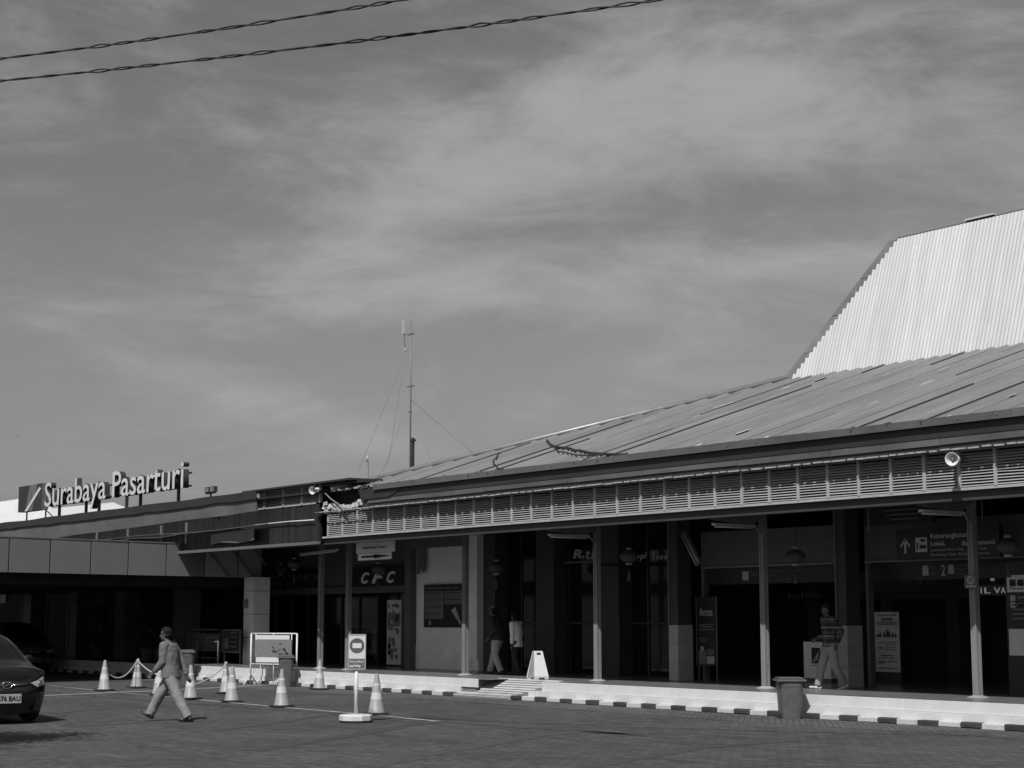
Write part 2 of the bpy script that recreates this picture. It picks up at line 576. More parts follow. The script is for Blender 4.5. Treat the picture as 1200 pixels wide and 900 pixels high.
for pts_, w in [([(297, 880), (345, 872), (400, 864), (450, 855), (500, 847)], .16), ([(430, 899), (500, 884), (565, 873), (630, 862), (680, 858), (760, 861)], .16),
                ([(255, 856), (320, 847), (385, 838), (430, 834)], .13), ([(60, 836), (120, 831), (190, 828)], .12), ([(80, 852), (140, 848), (168, 845)], .14),
                ([(520, 846), (600, 852), (700, 858), (800, 866)], .10), ([(690, 899), (820, 876), (930, 868)], .12)]:
    struct('tyre_mark', ribbon(pts_, w * 2.2, .0035), M_tyre)

# ================================================================== kerb
kerb_core = MB(); kerb_core.box(XL, XR, 22.515, 22.62, 0, .08)
kerb = struct('kerb', kerb_core, M_conc)
BL = .435
i = 0
kmeshes = []
for k in range(4):
    bb = MB(); bb.box(-BL / 2 + .006, BL / 2 - .006, 0, .13, 0, .10)
    bm_ = bb.bm
    bmesh.ops.bevel(bm_, geom=[e for e in bm_.edges], offset=.012 + .003 * k, segments=1, affect='EDGES')
    kmeshes.append(bb.mesh('kerb_block'))
kml = {}
X = -68.0
while X < XR:
    if not (-32.45 < X < -30.35):
        white = (i % 2 == 0)
        key = (i % 4, white)
        if key not in kml:
            me = kmeshes[i % 4].copy(); me.materials.clear(); me.materials.append(M_kw if white else M_kb); kml[key] = me
        o = add('kerb_block', kml[key], None, kerb, (X, 22.49 + random.uniform(-.006, .006), random.uniform(-.006, .004)))
        o.rotation_euler = (0, random.uniform(-.008, .008), random.uniform(-.012, .012))
    X += BL; i += 1

# ================================================================== platform
b = MB()
b.box(XL, XR, 23.3, 44, 0, H - .012); b.box(XL, -31.9, YE + .03, 23.3, 0, H - .012); b.box(-29.4, XR, YE + .03, 23.3, 0, H - .012)
platform = struct('platform', b, M_grout)
def tile_mesh(w, d, h, bev=.004):
    bb = MB(); bb.box(0, w, 0, d, 0, h)
    bmesh.ops.bevel(bb.bm, geom=[e for e in bb.bm.edges], offset=bev, segments=1, affect='EDGES')
    return bb.mesh('face_tile')
tw = .95
tm1 = tile_mesh(tw - .007, .035, H - .222, .003); tm1.materials.append(M_tile)
tm2 = tile_mesh(tw - .007, .075, .135, .003); tm2.materials.append(M_tile)
X = -66.0
while X < XR:
    if not (-32.5 < X < -29.5):
        o = add('face_tile', tm1, None, platform, (X, YE + random.uniform(-.003, .003), .222))
    if not (-33.4 < X < -30.2):
        o = add('face_tile', tm2, None, platform, (X + .3, YE - .045 + random.uniform(-.003, .003), .083))
    X += tw
# outer floor tiles, the rest of the floor is one sheet
tf = tile_mesh(.597, .597, .014, .002); tf.materials.append(M_ftile); tf.name = 'floor_tile'
for r in range(4):
    X = -50.0
    k = 0
    while X < -13:
        if not (r == 0 and -31.95 < X < -29.5): add('floor_tile', tf, None, platform, (X, YE + .035 + r * .6, H - .014 + random.uniform(-.0006, .0006)))
        X += .6
b = MB(); b.box(XL, XR, YE + .035 + 2.4, 44, H - .012, H)
b.box(XL, -50.0, YE + .035, YE + .035 + 2.4, H - .012, H)
b.box(-13, XR, YE + .035, YE + .035 + 2.4, H - .012, H)
M_floor = mat('dark polished hall floor', .13, .25, .15, 2, spec=.5)
wpart('hall_floor', b, M_floor, platform)
# shorter tiles up to the edges of the ramp notch
for (x0_, x1_, z0_, z1_, yy) in ((-29.43, -28.96, .222, H, YE), (-29.85, -29.62, .083, .218, YE - .045)):
    bb = MB(); bb.box(x0_, x1_, yy, yy + .035, z0_, z1_); wpart('face_tile', bb, M_tile, platform)
# tiled ramp
rampM = mat('ribbed ramp tile', .42, .5, .12, 4, .1, 30, stain=.2)
rp = empty('ramp', (-30.8, 22.6, 0), 'low white ribbed access ramp up to the platform below the wet floor stand', 'ramp')
f0, f1, t0, t1 = Vector((-32.55, 22.50, .02)), Vector((-30.45, 22.50, .02)), Vector((-31.78, 23.28, H + .004)), Vector((-29.45, 23.28, H + .004))
b = MB()
v = [f0, f1, t1, t0]
base = [Vector((p.x, p.y, 0)) for p in v]
b.face(v); b.face([base[0], f0, t0, base[3]]); b.face([f1, base[1], base[2], t1]); b.face([base[0], base[1], f1, f0]); b.face([t0, t1, base[2], base[3]])
wpart('slope', b, M_grout, rp)
for k in range(9):
    a0, a1 = k / 9 + .012, (k + 1) / 9 - .02
    A, B_ = f0.lerp(t0, a0), f1.lerp(t1, a0); Cc, D = f1.lerp(t1, a1), f0.lerp(t0, a1)
    nn = Vector((0, -.55, .83)) * .018
    bb = MB()
    lo = [A, B_, Cc, D]; hi = [p + nn for p in lo]
    bb.face(hi); 
    for q in range(4):
        bb.face([lo[q], lo[(q + 1) % 4], hi[(q + 1) % 4], hi[q]])
    wpart('tread_strip', bb, rampM, rp)

# ================================================================== station building
ST = empty('station_building', (-30, 26, 0), 'long low railway station hall with louvred eaves, steel posts and a steep pale upper roof', 'station')
def sp(name, b, mt, parent=None):
    return wpart(name, b, mt, parent or ST)
# ---- louvre band
XL0 = PY(372, 600, YL).x
PW = .7175
ZB, ZT = 3.85, 4.44
b = MB()
b.box(XL0, XR, YL - .02, YL + .04, ZB - .045, ZB)            # bottom rail
b.box(XL0, XR, YL + .015, YL + .055, ZT, ZT + .04)
louvre = sp('louvre_band', b, M_louv)
mull = []
xm = -17.167 + PW * 15
mm = MB(); mm.box(-.028, .028, -.03, .045, 0, ZT - ZB + .01); mm = mm.mesh('mullion'); mm.materials.append(M_louv)
while xm > XL0:
    o = add('mullion', mm, None, louvre, Vector((xm, YL, ZB - .005)))
    mull.append(xm); xm -= PW
NS = 12
sl = MB()
dz, dy = .030, .045
sl.prism([(0, -dy / 2, -dz / 2), (0, -dy / 2 + .004, -dz / 2 - .005), (0, dy / 2, dz / 2 - .004), (0, dy / 2 - .003, dz / 2)], Vector((-(PW - .058) / 2, 0, 0)), Vector(((PW - .058) / 2, 0, 0)))
sl = sl.mesh('slat'); sl.materials.append(M_louv)
count = 0
rest = MB()
for xm in mull:
    xc = xm + PW / 2 if xm + PW < XR else None
    if xc is None: continue
    for k in range(NS):
        z = ZB + .03 + k * (ZT - ZB - .03) / NS
        if -17 > xc - .6 and count < 285:
            o = add('slat', sl, None, louvre, Vector((xc + random.uniform(-.003, .003), YL + .004, z)))
            o.rotation_euler = (random.uniform(-.10, .10), random.uniform(-.006, .006) if random.random() < .93 else random.uniform(-.03, .03), 0)
            count += 1
        else:
            w = (PW - .058) / 2
            rest.prism([(xc, YL - dy / 2, z - dz / 2), (xc, YL - dy / 2 + .004, z - dz / 2 - .005), (xc, YL + dy / 2, z + dz / 2 - .004), (xc, YL + dy / 2 - .003, z + dz / 2)], Vector((-w, 0, 0)), Vector((w, 0, 0)))
o = sp('louvre_slats', rest, M_louv, louvre); o['kind'] = 'stuff'
# dark backing and beam, soffit
b = MB(); b.box(XL0 - 3.1, XR, YL + .35, YL + .40, 3.72, 4.8); sp('back_board', b, M_dark)
b = MB(); b.box(XL0 - 3, XR, YL + .06, YL + .22, ZB - .20, ZB - .01); sp('edge_beam', b, M_pil)
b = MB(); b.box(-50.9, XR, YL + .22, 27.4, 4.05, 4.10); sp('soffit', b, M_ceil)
b = MB(); b.box(XL0 + 2.6, XR, 22.142, 22.155, 4.455, 4.62); sp('shade_board', b, M_dark)  # added board: blocks the sun gap so the upper louvres stay in shade
# pale broken sheet edge seen as dashes above the louvres
b = MB(); X = XL0 + .3
while X < XR:
    l = random.uniform(.12, .3)
    z = ZT + .055 + random.uniform(-.006, .006)
    b.box(X, X + l, 22.11, 22.14, z - .045, z - .02)
    X += l + random.uniform(.03, .09)
o = sp('sheet_edge', b, M_torn); o['kind'] = 'stuff'
# ---- fascia
YF = 22.1
b = MB(); 
x0 = PY(433, 590, YF).x
b.box(x0 + .9, XR, YF, YF + .05, 4.67, 4.86)
b.prism([(PY(420, 565, YF).x, YF - .02, 4.98), (PY(424, 588, YF).x, YF - .02, 4.66), (x0 + .92, YF - .02, 4.67), (PY(476, 567, YF).x, YF - .02, 4.90)], Vector((0, 0, 0)), Vector((0, .06, 0)))
sp('fascia', b, M_fasc)
X = PY(430, 590, YF).x
while X < XR:
    l = random.uniform(2.2, 3.2)
    if random.random() < .88:
        bb = MB(); z = 4.555 + random.uniform(-.012, .012)
        bb.box(X, min(X + l - .015, XR), YF + .012, YF + .03, z, 4.668); sp('flashing_strip', bb, M_fasl)
    X += l
b = MB(); b.box(XL0 + 2.7, XR, YF + .055, YF + .095, 4.50, 4.80); sp('gutter_board', b, M_dark)
# roof edge gutter with rough top
X = PY(440, 563, YF).x
while X < XR:
    l = random.uniform(1.5, 3)
    bb = MB(); bb.box(X, min(X + l - .01, XR), 22.02, 22.048, 4.865, 4.99 + random.uniform(0, .012)); sp('gutter', bb, M_fasl)
    X += l
# ---- lower roof: 18 degree slope with a hip on the left
ZE, SL = 4.93, math.tan(R(18.0))
def zroof(Y): return ZE + (Y - 22.0) * SL
def hipx(Y): return -36.3 + (Y - 23.2) * 1.03
roof = sp('lower_roof', MB().box(hipx(30.5) , XR, 29.9, 30.3, zroof(29.9) - .1, zroof(29.9) - .02), M_roofg)
SW = .76
def rib_sheet(x0, w, ya, yb, off, nr=4):
    bb = MB()
    prof = []
    p = w / nr
    for r in range(nr):
        xx = x0 + r * p
        prof += [(xx, 0), (xx + p * .62, 0), (xx + p * .74, .034), (xx + p * .9, .034)]
    prof.append((x0 + w + .03, 0.0))
    for q in range(len(prof) - 1):
        (xa, ha), (xb, hb) = prof[q], prof[q + 1]
        # clip by hip: sheet starts at the Y where hipx(Y) reaches x
        def top(x): return min(yb, 23.2 + (x + 36.3) / 1.03)
        ta, tb = top(xa), top(xb)
        if ta <= ya or tb <= ya: continue
        bb.face([(xa, ya, zroof(ya) + ha + off), (xb, ya, zroof(ya) + hb + off), (xb, tb, zroof(tb) + hb + off), (xa, ta, zroof(ta) + ha + off)])
    return bb
X = -37.4
k = 0
while X < XR:
    off = random.uniform(0, .004)
    bb = rib_sheet(X, SW, 22.05, 30.0, off, 2)
    if len(bb.bm.faces): sp('roof_sheet', bb, M_roofg, roof)
    # standing lap between sheets: a long raised edge, lifted or missing in places
    x = X + .012
    yt = min(29.9, 23.2 + (x + 36.3) / 1.03 - .1)
    y = 22.0
    while y < yt - .5:
        l = random.uniform(1.6, 5.5); y2 = min(y + l, yt)
        hh = random.choice((.012, .014, .022, .032))
        if random.random() < .8:
            bb = MB(); bb.prism([(x, y, zroof(y) - .004), (x + .02, y, zroof(y) - .004), (x + .02, y, zroof(y) + hh), (x + .006, y, zroof(y) + hh)], Vector((0, 0, 0)), Vector((0, y2 - y, (y2 - y) * SL)))
            sp('roof_seam', bb, M_flash if hh < .02 else M_dark, roof)
        y = y2 + .02
    X += SW; k += 1
# small pale repair patches
for k in range(24):
    x = random.uniform(-36, -14); y = random.uniform(22.3, 29)
    if x < hipx(y) + .4: continue
    bb = MB(); l = random.uniform(.15, .4); w = random.uniform(.04, .09)
    z = zroof(y) + .034
    bb.prism([(x, y, z), (x + w, y, z), (x + w, y, z + .006), (x, y, z + .006)], Vector((0, 0, 0)), Vector((0, l, l * SL)))
    sp('roof_patch', bb, M_torn, roof)
# hip capping and the slope beyond it
bb = MB(); bb.tube([(hipx(22.1) , 22.1, zroof(22.1) + .05), (hipx(30.1), 30.1, zroof(30.1) + .05)], .07, 6); sp('hip_capping', bb, M_flash, roof)
bb = MB(); bb.face([(hipx(22.1), 22.1, zroof(22.1)), (hipx(30.1), 30.1, zroof(30.1)), (hipx(22.1) - .05, 34, 4.93)]); bb.face([(hipx(30.1), 30.1, zroof(30.1)), (hipx(30.1), 38, zroof(30.1)), (hipx(22.1) - .05, 38, 4.93), (hipx(22.1) - .05, 34, 4.93)])
sp('hip_slope', bb, M_roofg, roof)
# torn foil and loose wires on the eave
bb = MB()
for k in range(26):
    x = random.uniform(-36, -12); y = 22.0 + random.uniform(0, .16); z = zroof(y) + .03
    s_ = random.uniform(.05, .22)
    bb.face([(x, y, z), (x + s_, y + .02, z + random.uniform(0, .04)), (x + s_ * .8, y + .12, z + .03 + random.uniform(0, .04)), (x + .02, y + .1, z + .02)])
o = sp('torn_foil', bb, M_torn, roof); o['kind'] = 'stuff'
# ---- upper steep roof of pale corrugated sheet
UB, UT = 7.36, 10.72
YU0, YU1 = 30.0, 31.1
def uy(z): return YU0 + (z - UB) / (UT - UB) * (YU1 - YU0)
XU0, XU1 = -29.2, -26.45                                   # hip edge at bottom and at ridge
upper = sp('upper_roof', MB().prism([(XU0 + .25, uy(UB) + .12, UB), (XR, uy(UB) + .12, UB), (XR, uy(UT) + .12, UT - .05), (XU1 + .1, uy(UT) + .12, UT - .05)], Vector((0, 0, 0)), Vector((0, .05, 0))), M_flash)
pitch = .102
ns = 8
x = XU0
while x < XR + 1:
    bb = MB()
    off = 0
    for r in range(ns):
        xr = x + r * pitch
        f = (xr + pitch * .5 - XU0) / (XU1 - XU0)
        ztop = UT if f >= 1 else UB + (UT - UB) * f
        if ztop <= UB + .03: continue
        pr = []
        for q in range(5):
            a = q / 4
            pr.append((xr + a * pitch, -.0108 * math.cos(2 * PI * a)))
        for q in range(4):
            (xa, ha), (xb, hb) = pr[q], pr[q + 1]
            f_ = [(xa, uy(UB) + ha - off - .01, UB), (xb, uy(UB) + hb - off - .01, UB), (xb, uy(ztop) + hb - off - .01, ztop), (xa, uy(ztop) + ha - off - .01, ztop)]
            bb.face(f_)
    bmesh.ops.remove_doubles(bb.bm, verts=bb.bm.verts, dist=.0001)
    if len(bb.bm.faces): 
        sp('roof_sheet', bb, M_roofw, upper)
    x += pitch * ns
# hip flashing seen as a grey border, ridge cap
b = MB()
A, B_ = Vector((XU0 - .16, YU0 + .1, UB - .02)), Vector((XU1 - .10, YU1 + .12, UT + .03))
nseg = 4
for k in range(nseg):
    p, q = A.lerp(B_, k / nseg), A.lerp(B_, (k + 1) / nseg - .004)
    j = random.uniform(-.012, .012)
    bb = MB(); bb.prism([(p.x - .24 + j, p.y - .05, p.z), (p.x + .26 + j, p.y - .045, p.z), (p.x + .26 + j, p.y + .1, p.z), (p.x - .24 + j, p.y + .1, p.z)], Vector((0, 0, 0)), q - p)
    sp('hip_flashing', bb, M_flash, upper)
bb = MB(); bb.tube([(XU1 - .1, YU1 + .10, UT + .03), (XR, YU1 + .10, UT + .03)], .035, 6); sp('ridge_cap', bb, M_flash, upper)
bb = MB(); bb.box(-24.5, -23.7, YU1, YU1 + .12, UT + .06, UT + .10); sp('loose_sheet', bb, M_roofw, upper)
bb = MB(); bb.face([(XU1, YU1 + .18, UT), (XR, YU1 + .18, UT), (XR, 36, 4.9), (XU0, 36, 4.9)]); bb.face([(XU0, YU0 + .2, UB), (XU1, YU1 + .18, UT), (XU0, 36, 4.9)])
sp('rear_slope', bb, M_roofw, upper)

# ---- posts in front row
PX = [-18.87, -23.9, -29.0, -34.0, -39.42]
def post(x, y=YP, w=.095, top=4.02):
    bb = MB(); bb.box(x - w / 2, x + w / 2, y - w / 2, y + w / 2, H + .01, top)
    # recessed channel edges
    bb.box(x - w / 2 - .012, x - w / 2 + .018, y - w / 2 - .012, y - w / 2 + .012, H + .01, top)
    bb.box(x + w / 2 - .018, x + w / 2 + .012, y - w / 2 - .012, y - w / 2 + .012, H + .01, top)
    bb.box(x + w / 2 - .012, x + w / 2 + .012, y + w / 2 - .03, y + w / 2 + .012, H + .01, top)
    p = sp('post', bb, M_post)
    bb = MB(); bb.lathe([(.19, 0), (.19, .018), (.12, .035), (.09, .05)], 16, (x, y, H)); sp('base_plate', bb, M_conc, p)
    return p
for x in PX: post(x)
post(-40.88)
post(-13.8)
# brackets with a tube lamp under each, from post out to the louvre
def bracket(x):
    bb = MB()
    bb.prism([(x, YP - .07, 3.72), (x, YP - .07, 4.0), (x, YL + .2, 4.0), (x, YL + .2, 3.63), (x, YP - .35, 3.56)], Vector((-.10, 0, 0)), Vector((.10, 0, 0)))
    k = sp('bracket', bb, M_steel)
    bb = MB(); bb.tube([(x, YP - .06, 3.40), (x, YP - .28, 3.60)], .02, 5); sp('strut', bb, M_post, k)
    bb = MB(); bb.box(x - .05, x + .05, YP - 1.32, YP - .22, 3.515, 3.56); sp('lamp_batten', bb, M_dim, k)
    bb = MB(); bb.tube([(x, YP - 1.28, 3.497), (x, YP - .26, 3.497)], .017, 8); sp('lamp_tube', bb, M_tube, k)
for x in (-18.87, -23.9, -29.0): bracket(x)
bb = MB(); bb.tube([PY(352, 649, 23.4), PY(396, 644, 23.4)], .03, 8); fx = sp('lamp_batten', bb, M_tube)
bb = MB(); bb.tube([PY(352, 651, 23.36), PY(394, 646, 23.36)], .017, 8); sp('lamp_tube', bb, M_tube, fx)
# junction boxes on posts
for px, py in ((1138, 682),):
    pass

# ---- columns with tiled feet in the second row
YC = 25.45
def column(x0, x1, depth=.44, tile_top=1.62):
    bb = MB(); bb.box(x0 + .02, x1 - .02, YC + .02, YC + depth - .02, H, 4.05); c = sp('column', bb, M_pil)
    bb = MB(); bb.box(x0 - .005, x0 + .03, YC - .01, YC + .03, tile_top, 4.04); sp('corner_trim', bb, M_steel, c)
    hh = (tile_top - H) / 3
    for k in range(3):
        bb = MB(); bb.box(x0, x1, YC, YC + .02, H + k * hh + .004, H + (k + 1) * hh - .002); sp('tile', bb, M_tilec, c)
        bb = MB(); bb.box(x1 - .02, x1, YC + .022, YC + depth, H + k * hh + .004, H + (k + 1) * hh - .002); sp('tile', bb, M_tilec, c)
M_tilec = mat('beige column tile', .34, .4, .07, 3, .03, 20, stain=.1)
column(-28.47, -28.17); column(-23.52, -23.24); column(-18.55, -18.25)
# taller dark column beside the third post and others with the glass
for x0, x1 in ((PY(630, 700, 26.6).x, PY(651, 700, 26.6).x), (PY(703, 700, 26.6).x, PY(727, 700, 26.6).x), (PY(563, 700, 26.6).x, PY(582, 700, 26.6).x)):
    bb = MB(); bb.box(x0, x1, 26.55, 26.98, H, 4.05); sp('pilaster', bb, M_pil)
# ---- dark glazed shop front between wall and third column
YG = 27.0
xg0, xg1 = -37.9, -29.9
nb = 8
bb = MB(); bb.box(xg0, xg1 + .2, YG + .05, YG + .2, H, 4.05)
gl = sp('shop_front', bb, M_black)
for k in range(nb):
    a, c_ = xg0 + (xg1 - xg0) * k / nb, xg0 + (xg1 - xg0) * (k + 1) / nb
    bb = MB(); bb.box(a + .03, c_ - .03, YG, YG + .02, H + .12, 1.62); sp('pane', bb, M_glass, gl)
    bb = MB(); bb.box(a + .03, c_ - .03, YG, YG + .02, 1.68, 3.95); sp('pane', bb, M_glass, gl)
    bb = MB(); bb.box(a - .025, a + .025, YG - .03, YG + .04, H, 4.0); sp('frame_bar', bb, M_dark, gl)
bb = MB(); bb.box(xg0, xg1, YG - .025, YG + .035, 1.625, 1.675); sp('transom', bb, M_dark, gl)
# ---- pale wall with notice board, and its door frame
xw0, xw1 = PY(488, 700, 26.4).x, PY(561, 700, 26.4).x
bb = MB(); bb.box(xw0, xw1, 26.4, 27.0, 1.02, 4.05); wl = sp('wall', bb, M_wall)
bb = MB(); bb.box(xw0, xw1, 26.385, 27.0, H, 1.018); sp('lower_wall', bb, M_wallb, wl)
bb = MB(); bb.box(xw1 - .42, xw1, 26.34, 26.384, H + .3, 4.0); sp('wall_edge_strip', bb, M_wall, wl)
bb = MB(); bb.box(xw0 - .3, xw0, 26.2, 27.4, H, 4.05); sp('wall_return', bb, M_steel, wl)
bb = MB(); bb.box(xw0, xw1 - .42, 26.15, 26.38, 3.70, 3.95); sp('wall_head_beam', bb, M_steel, wl)
# ---- food counter bay (left of the wall) and shop bay further left
bb = MB(); bb.box(-51.0, xw0 - .35, 27.15, 27.4, 2.74, 4.05); hd = sp('shop_header', bb, M_walld)
bb = MB(); bb.box(PY(410, 700, 27).x, PY(481, 700, 27).x, 27.0, 27.12, 2.74, 3.28); csign = sp('sign_box', bb, M_signd, hd)
x_c = [PY(q, 676, 26.98).x for q in (426, 440, 447, 460)]
for ch, a, c_ in (('C', x_c[0] - .12, x_c[1] - .35), ('F', x_c[1] - .2, x_c[2] + .15), ('C', x_c[2] + .3, x_c[3] + .15)):
    wpart('letter', fit_text(ch, a, c_, 2.80, 3.14, 26.985, .02, .03, .35), M_wall, csign)
bb = MB(); bb.box(PY(312, 700, 27).x, PY(374, 700, 27).x, 27.02, 27.12, 2.74, 3.32); s2 = sp('sign_box', bb, M_signd, hd)
for row, (z0, z1) in enumerate(((3.04, 3.22), (2.82, 2.96))):
    marks('print_row', s2, PY(317, 680, 27).x, PY(343, 680, 27).x, z0, z1, 27.01, M_grey, row)
marks('print_row', s2, PY(347, 680, 27).x, PY(372, 680, 27).x, 2.98, 3.16, 27.01, M_walld, 5)
bb = MB(); bb.box(-51, xw0 - .35, 27.0, 27.14, 2.52, 2.72); sp('ledge', bb, M_steel, hd)
bb = MB(); bb.box(-51, xw0 - .35, 27.5, 27.6, H, 2.52); sg = sp('shop_front', bb, M_black)
for k in range(9):
    a = -51 + k * 1.05
    bb = MB(); bb.box(a + .04, a + 1.0, 27.46, 27.49, H + .1, 2.45); sp('pane', bb, M_glass, sg)
    bb = MB(); bb.box(a - .03, a + .035, 27.42, 27.5, H, 2.5); sp('frame_bar', bb, M_dark, sg)
bb = MB(); bb.box(PY(470, 700, 27.3).x, PY(480, 700, 27.3).x, 27.3, 27.45, H, 2.5); sp('door_leaf', bb, M_steel, sg)
# ---- hall openings on the right: headers with pale light strip and sign row
YH = 26.2
def bay(x0, x1, ztop=3.65):
    bb = MB(); bb.box(x0, x1, YH, YH + .3, 2.90, 3.66); h_ = sp('header', bb, M_walld)
    bb = MB(); bb.box(x0, x1, YH - .03, YH + .02, 2.855, 2.90); sp('light_strip', bb, M_post, h_)
    bb = MB(); bb.box(x0 + .12, x1 - .1, YH + .06, YH + .2, 2.50, 2.85); sp('header_sign', bb, M_signd, h_)
    bb = MB(); bb.box(x0, x0 + .07, YH, YH + .15, H, 2.855); sp('jamb', bb, M_steel, h_)
    return h_
h1 = bay(-28.2, -23.95); h2 = bay(-23.4, -18.6); h3 = bay(-18.25, -13.2)
bb = MB(); bb.box(-29.9, XR, 27.3, 27.4, 3.6, 4.05); sp('upper_wall', bb, M_black)
# strip sign contents
def icon(name, parent, x0, x1, z0, z1, y, mt=None):
    bb = MB(); bb.box(x0, x1, y, y + .008, z0, z1); return wpart(name, bb, mt or M_dim, parent)
ys = YH + .05
ic = icon('pictogram', h1, PY(870, 674, ys).x, PY(877, 674, ys).x, 2.58, 2.77, ys)
wpart('letter', fit_text('Pintu', PY(880, 672, ys).x, PY(888, 672, ys).x, 2.68, 2.77, ys, .004), M_grey, h1)
for k, t in enumerate(('Keberangkatan Kereta Api', 'Departure Train', 'Ruang Tunggu')):
    wpart('letter', fit_text(t, PY(902, 672, ys).x, PY(937 - k * 5, 672, ys).x, 2.77 - k * .09 - .045, 2.77 - k * .09 + .02, ys, .004), M_grey, h1)
icon('pictogram', h2, PY(1081, 668, ys).x, PY(1088, 668, ys).x, 2.58, 2.77, ys)
wpart('letter', fit_text('Pintu', PY(1091, 668, ys).x, PY(1099, 668, ys).x, 2.69, 2.78, ys, .004), M_grey, h2)
wpart('letter', fit_text('Gate', PY(1091, 668, ys).x, PY(1098, 668, ys).x, 2.58, 2.65, ys, .004), M_grey, h2)
wpart('letter', fit_text('2', PY(1103, 668, ys).x, PY(1108, 668, ys).x, 2.57, 2.78, ys, .006, .02), M_dim, h2)
icon('pictogram', h2, PY(1111, 668, ys).x, PY(1118, 668, ys).x, 2.60, 2.77, ys)
for k, t in enumerate(('Keberangkatan KA Jarak Jauh', 'Departure Train', 'Ruang Tunggu')):
    wpart('letter', fit_text(t, PY(1122, 668, ys).x, PY(1158 - k * 5, 668, ys).x, 2.78 - k * .09 - .045, 2.78 - k * .09 + .02, ys, .004), M_grey, h2)
# dim interior: side walls, back wall, roof slab, ticket frames
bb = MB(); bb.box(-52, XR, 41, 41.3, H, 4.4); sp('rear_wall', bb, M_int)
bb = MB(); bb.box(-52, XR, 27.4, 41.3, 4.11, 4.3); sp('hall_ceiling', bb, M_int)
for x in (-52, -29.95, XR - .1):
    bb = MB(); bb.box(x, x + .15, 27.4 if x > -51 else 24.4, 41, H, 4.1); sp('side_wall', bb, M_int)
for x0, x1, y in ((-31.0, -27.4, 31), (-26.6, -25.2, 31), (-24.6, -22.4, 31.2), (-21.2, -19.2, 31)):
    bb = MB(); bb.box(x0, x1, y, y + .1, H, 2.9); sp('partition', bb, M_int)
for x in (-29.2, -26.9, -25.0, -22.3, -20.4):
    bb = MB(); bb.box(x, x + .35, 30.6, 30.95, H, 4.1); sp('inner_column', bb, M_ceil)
bb = MB(); bb.box(-28.1, -24.0, 30.55, 30.6, 2.2, 2.45)
ib = sp('inner_sign_band', bb, M_signd)
marks('print_row', ib, PY(918, 688, 30.5).x, PY(962, 688, 30.5).x, 2.24, 2.40, 30.54, M_grey, 8)
bb = MB(); bb.box(-27.2, -22.7, 29.95, 30.0, 2.35, 2.8); ib = sp('inner_sign_band', bb, M_signd)
marks('print_row', ib, PY(1057, 686, 29.9).x, PY(1096, 686, 29.9).x, 2.5, 2.62, 29.94, M_grey, 9)

M_clad = mat('dark streaked cladding', .018, .6, .35, 3, .1, 20, stretch=(3, 1, .25))
# ---- left wing: cladding, small louvres, drooping fascia, roof
YW = 22.2
lw = MB(); xa, xb = -66.0, XL0 + .30
lw.box(xa, xb, YW + .08, YW + .14, 3.72, 4.70)
wing = sp('wing_wall', lw, M_black)
x = xb
while x > -62:
    w = random.uniform(.34, .46)
    d = random.uniform(0, .02)
    bb = MB(); bb.box(x - w + .02, x, YW + .03 - d, YW + .08, 3.74 + random.uniform(0, .02), 4.70)
    sp('cladding_panel', bb, M_clad, wing); x -= w
bb = MB()
bb.box(PY(302, 590, YW).x, xb - .15, YW, YW + .05, 4.70, 4.745); bb.box(PY(302, 590, YW).x, xb - .15, YW, YW + .05, 5.16, 5.20)
wl2 = sp('wing_louvre', bb, M_louv, wing)
xs_ = [PY(q, 590, YW).x for q in (302, 310, 332, 354, 375)]
for xx in xs_[1:]:
    bb = MB(); bb.box(xx - .035, xx + .035, YW - .02, YW + .05, 4.72, 5.18); wpart('mullion', bb, M_louv, wing)
for a, c_ in zip(xs_[:-1], xs_[1:]):
    for k in range(9):
        z = 4.765 + k * .047
        bb = MB(); bb.prism([(a, YW - .01, z - .014), (a, YW - .006, z - .019), (a, YW + .035, z + .012), (a, YW + .032, z + .016)], Vector((.03, 0, 0)), Vector((c_ - a - .03, 0, 0)))
        wpart('slat', bb, M_louv, wing)
bb = MB(); bb.box(xs_[0] - .1, xb, YW + .12, YW + .2, 4.7, 5.2); wpart('wing_back_board', bb, M_dark, wing)
zr_ = PY(340, 568.6, 21.98).z
bb = MB(); bb.box(xs_[0] - .5, xb + 1.9, 21.98, 24, zr_ - .045, zr_); sp('wing_roof_edge', bb, M_dark)
# drooping two-tone sheet fascia
YT = 21.6
def sheet_strip(f_top, f_bot, x0, x1, y, n=60, th=.03, wav=.05):
    bb = MB(); P = []
    for i in range(n + 1):
        t = i / n; X = x0 + (x1 - x0) * t
        yy = y + wav * math.sin(X * 1.1) * .5 + wav * mnoise.noise(Vector((X * .7, 3, 0)))
        P.append((X, yy, f_top(X), f_bot(X)))
    for (xa_, ya_, ta, ba), (xb_, yb_, tb, bb_) in zip(P[:-1], P[1:]):
        bb.face([(xa_, ya_, ba), (xb_, yb_, bb_), (xb_, yb_, tb), (xa_, ya_, ta)])
        bb.face([(xa_, ya_ + th, ba), (xb_, yb_ + th, bb_), (xb_, yb_ + th, tb), (xa_, ya_ + th, ta)])
        bb.face([(xa_, ya_, ta), (xb_, yb_, tb), (xb_, yb_ + th, tb), (xa_, ya_ + th, ta)])
        bb.face([(xa_, ya_, ba), (xb_, yb_, bb_), (xb_, yb_ + th, bb_), (xa_, ya_ + th, ba)])
    return bb
def nz(X, s, k): return mnoise.noise(Vector((X * s, k, 0)))
xt1 = PY(302, 590, YT).x
sp('tarp_band', sheet_strip(lambda X: 5.13 + .05 * nz(X, .5, 1), lambda X: 4.90 + .05 * nz(X, .9, 2) + .06 * nz(X, .2, 7), -75, xt1, YT - .03), M_fasc)
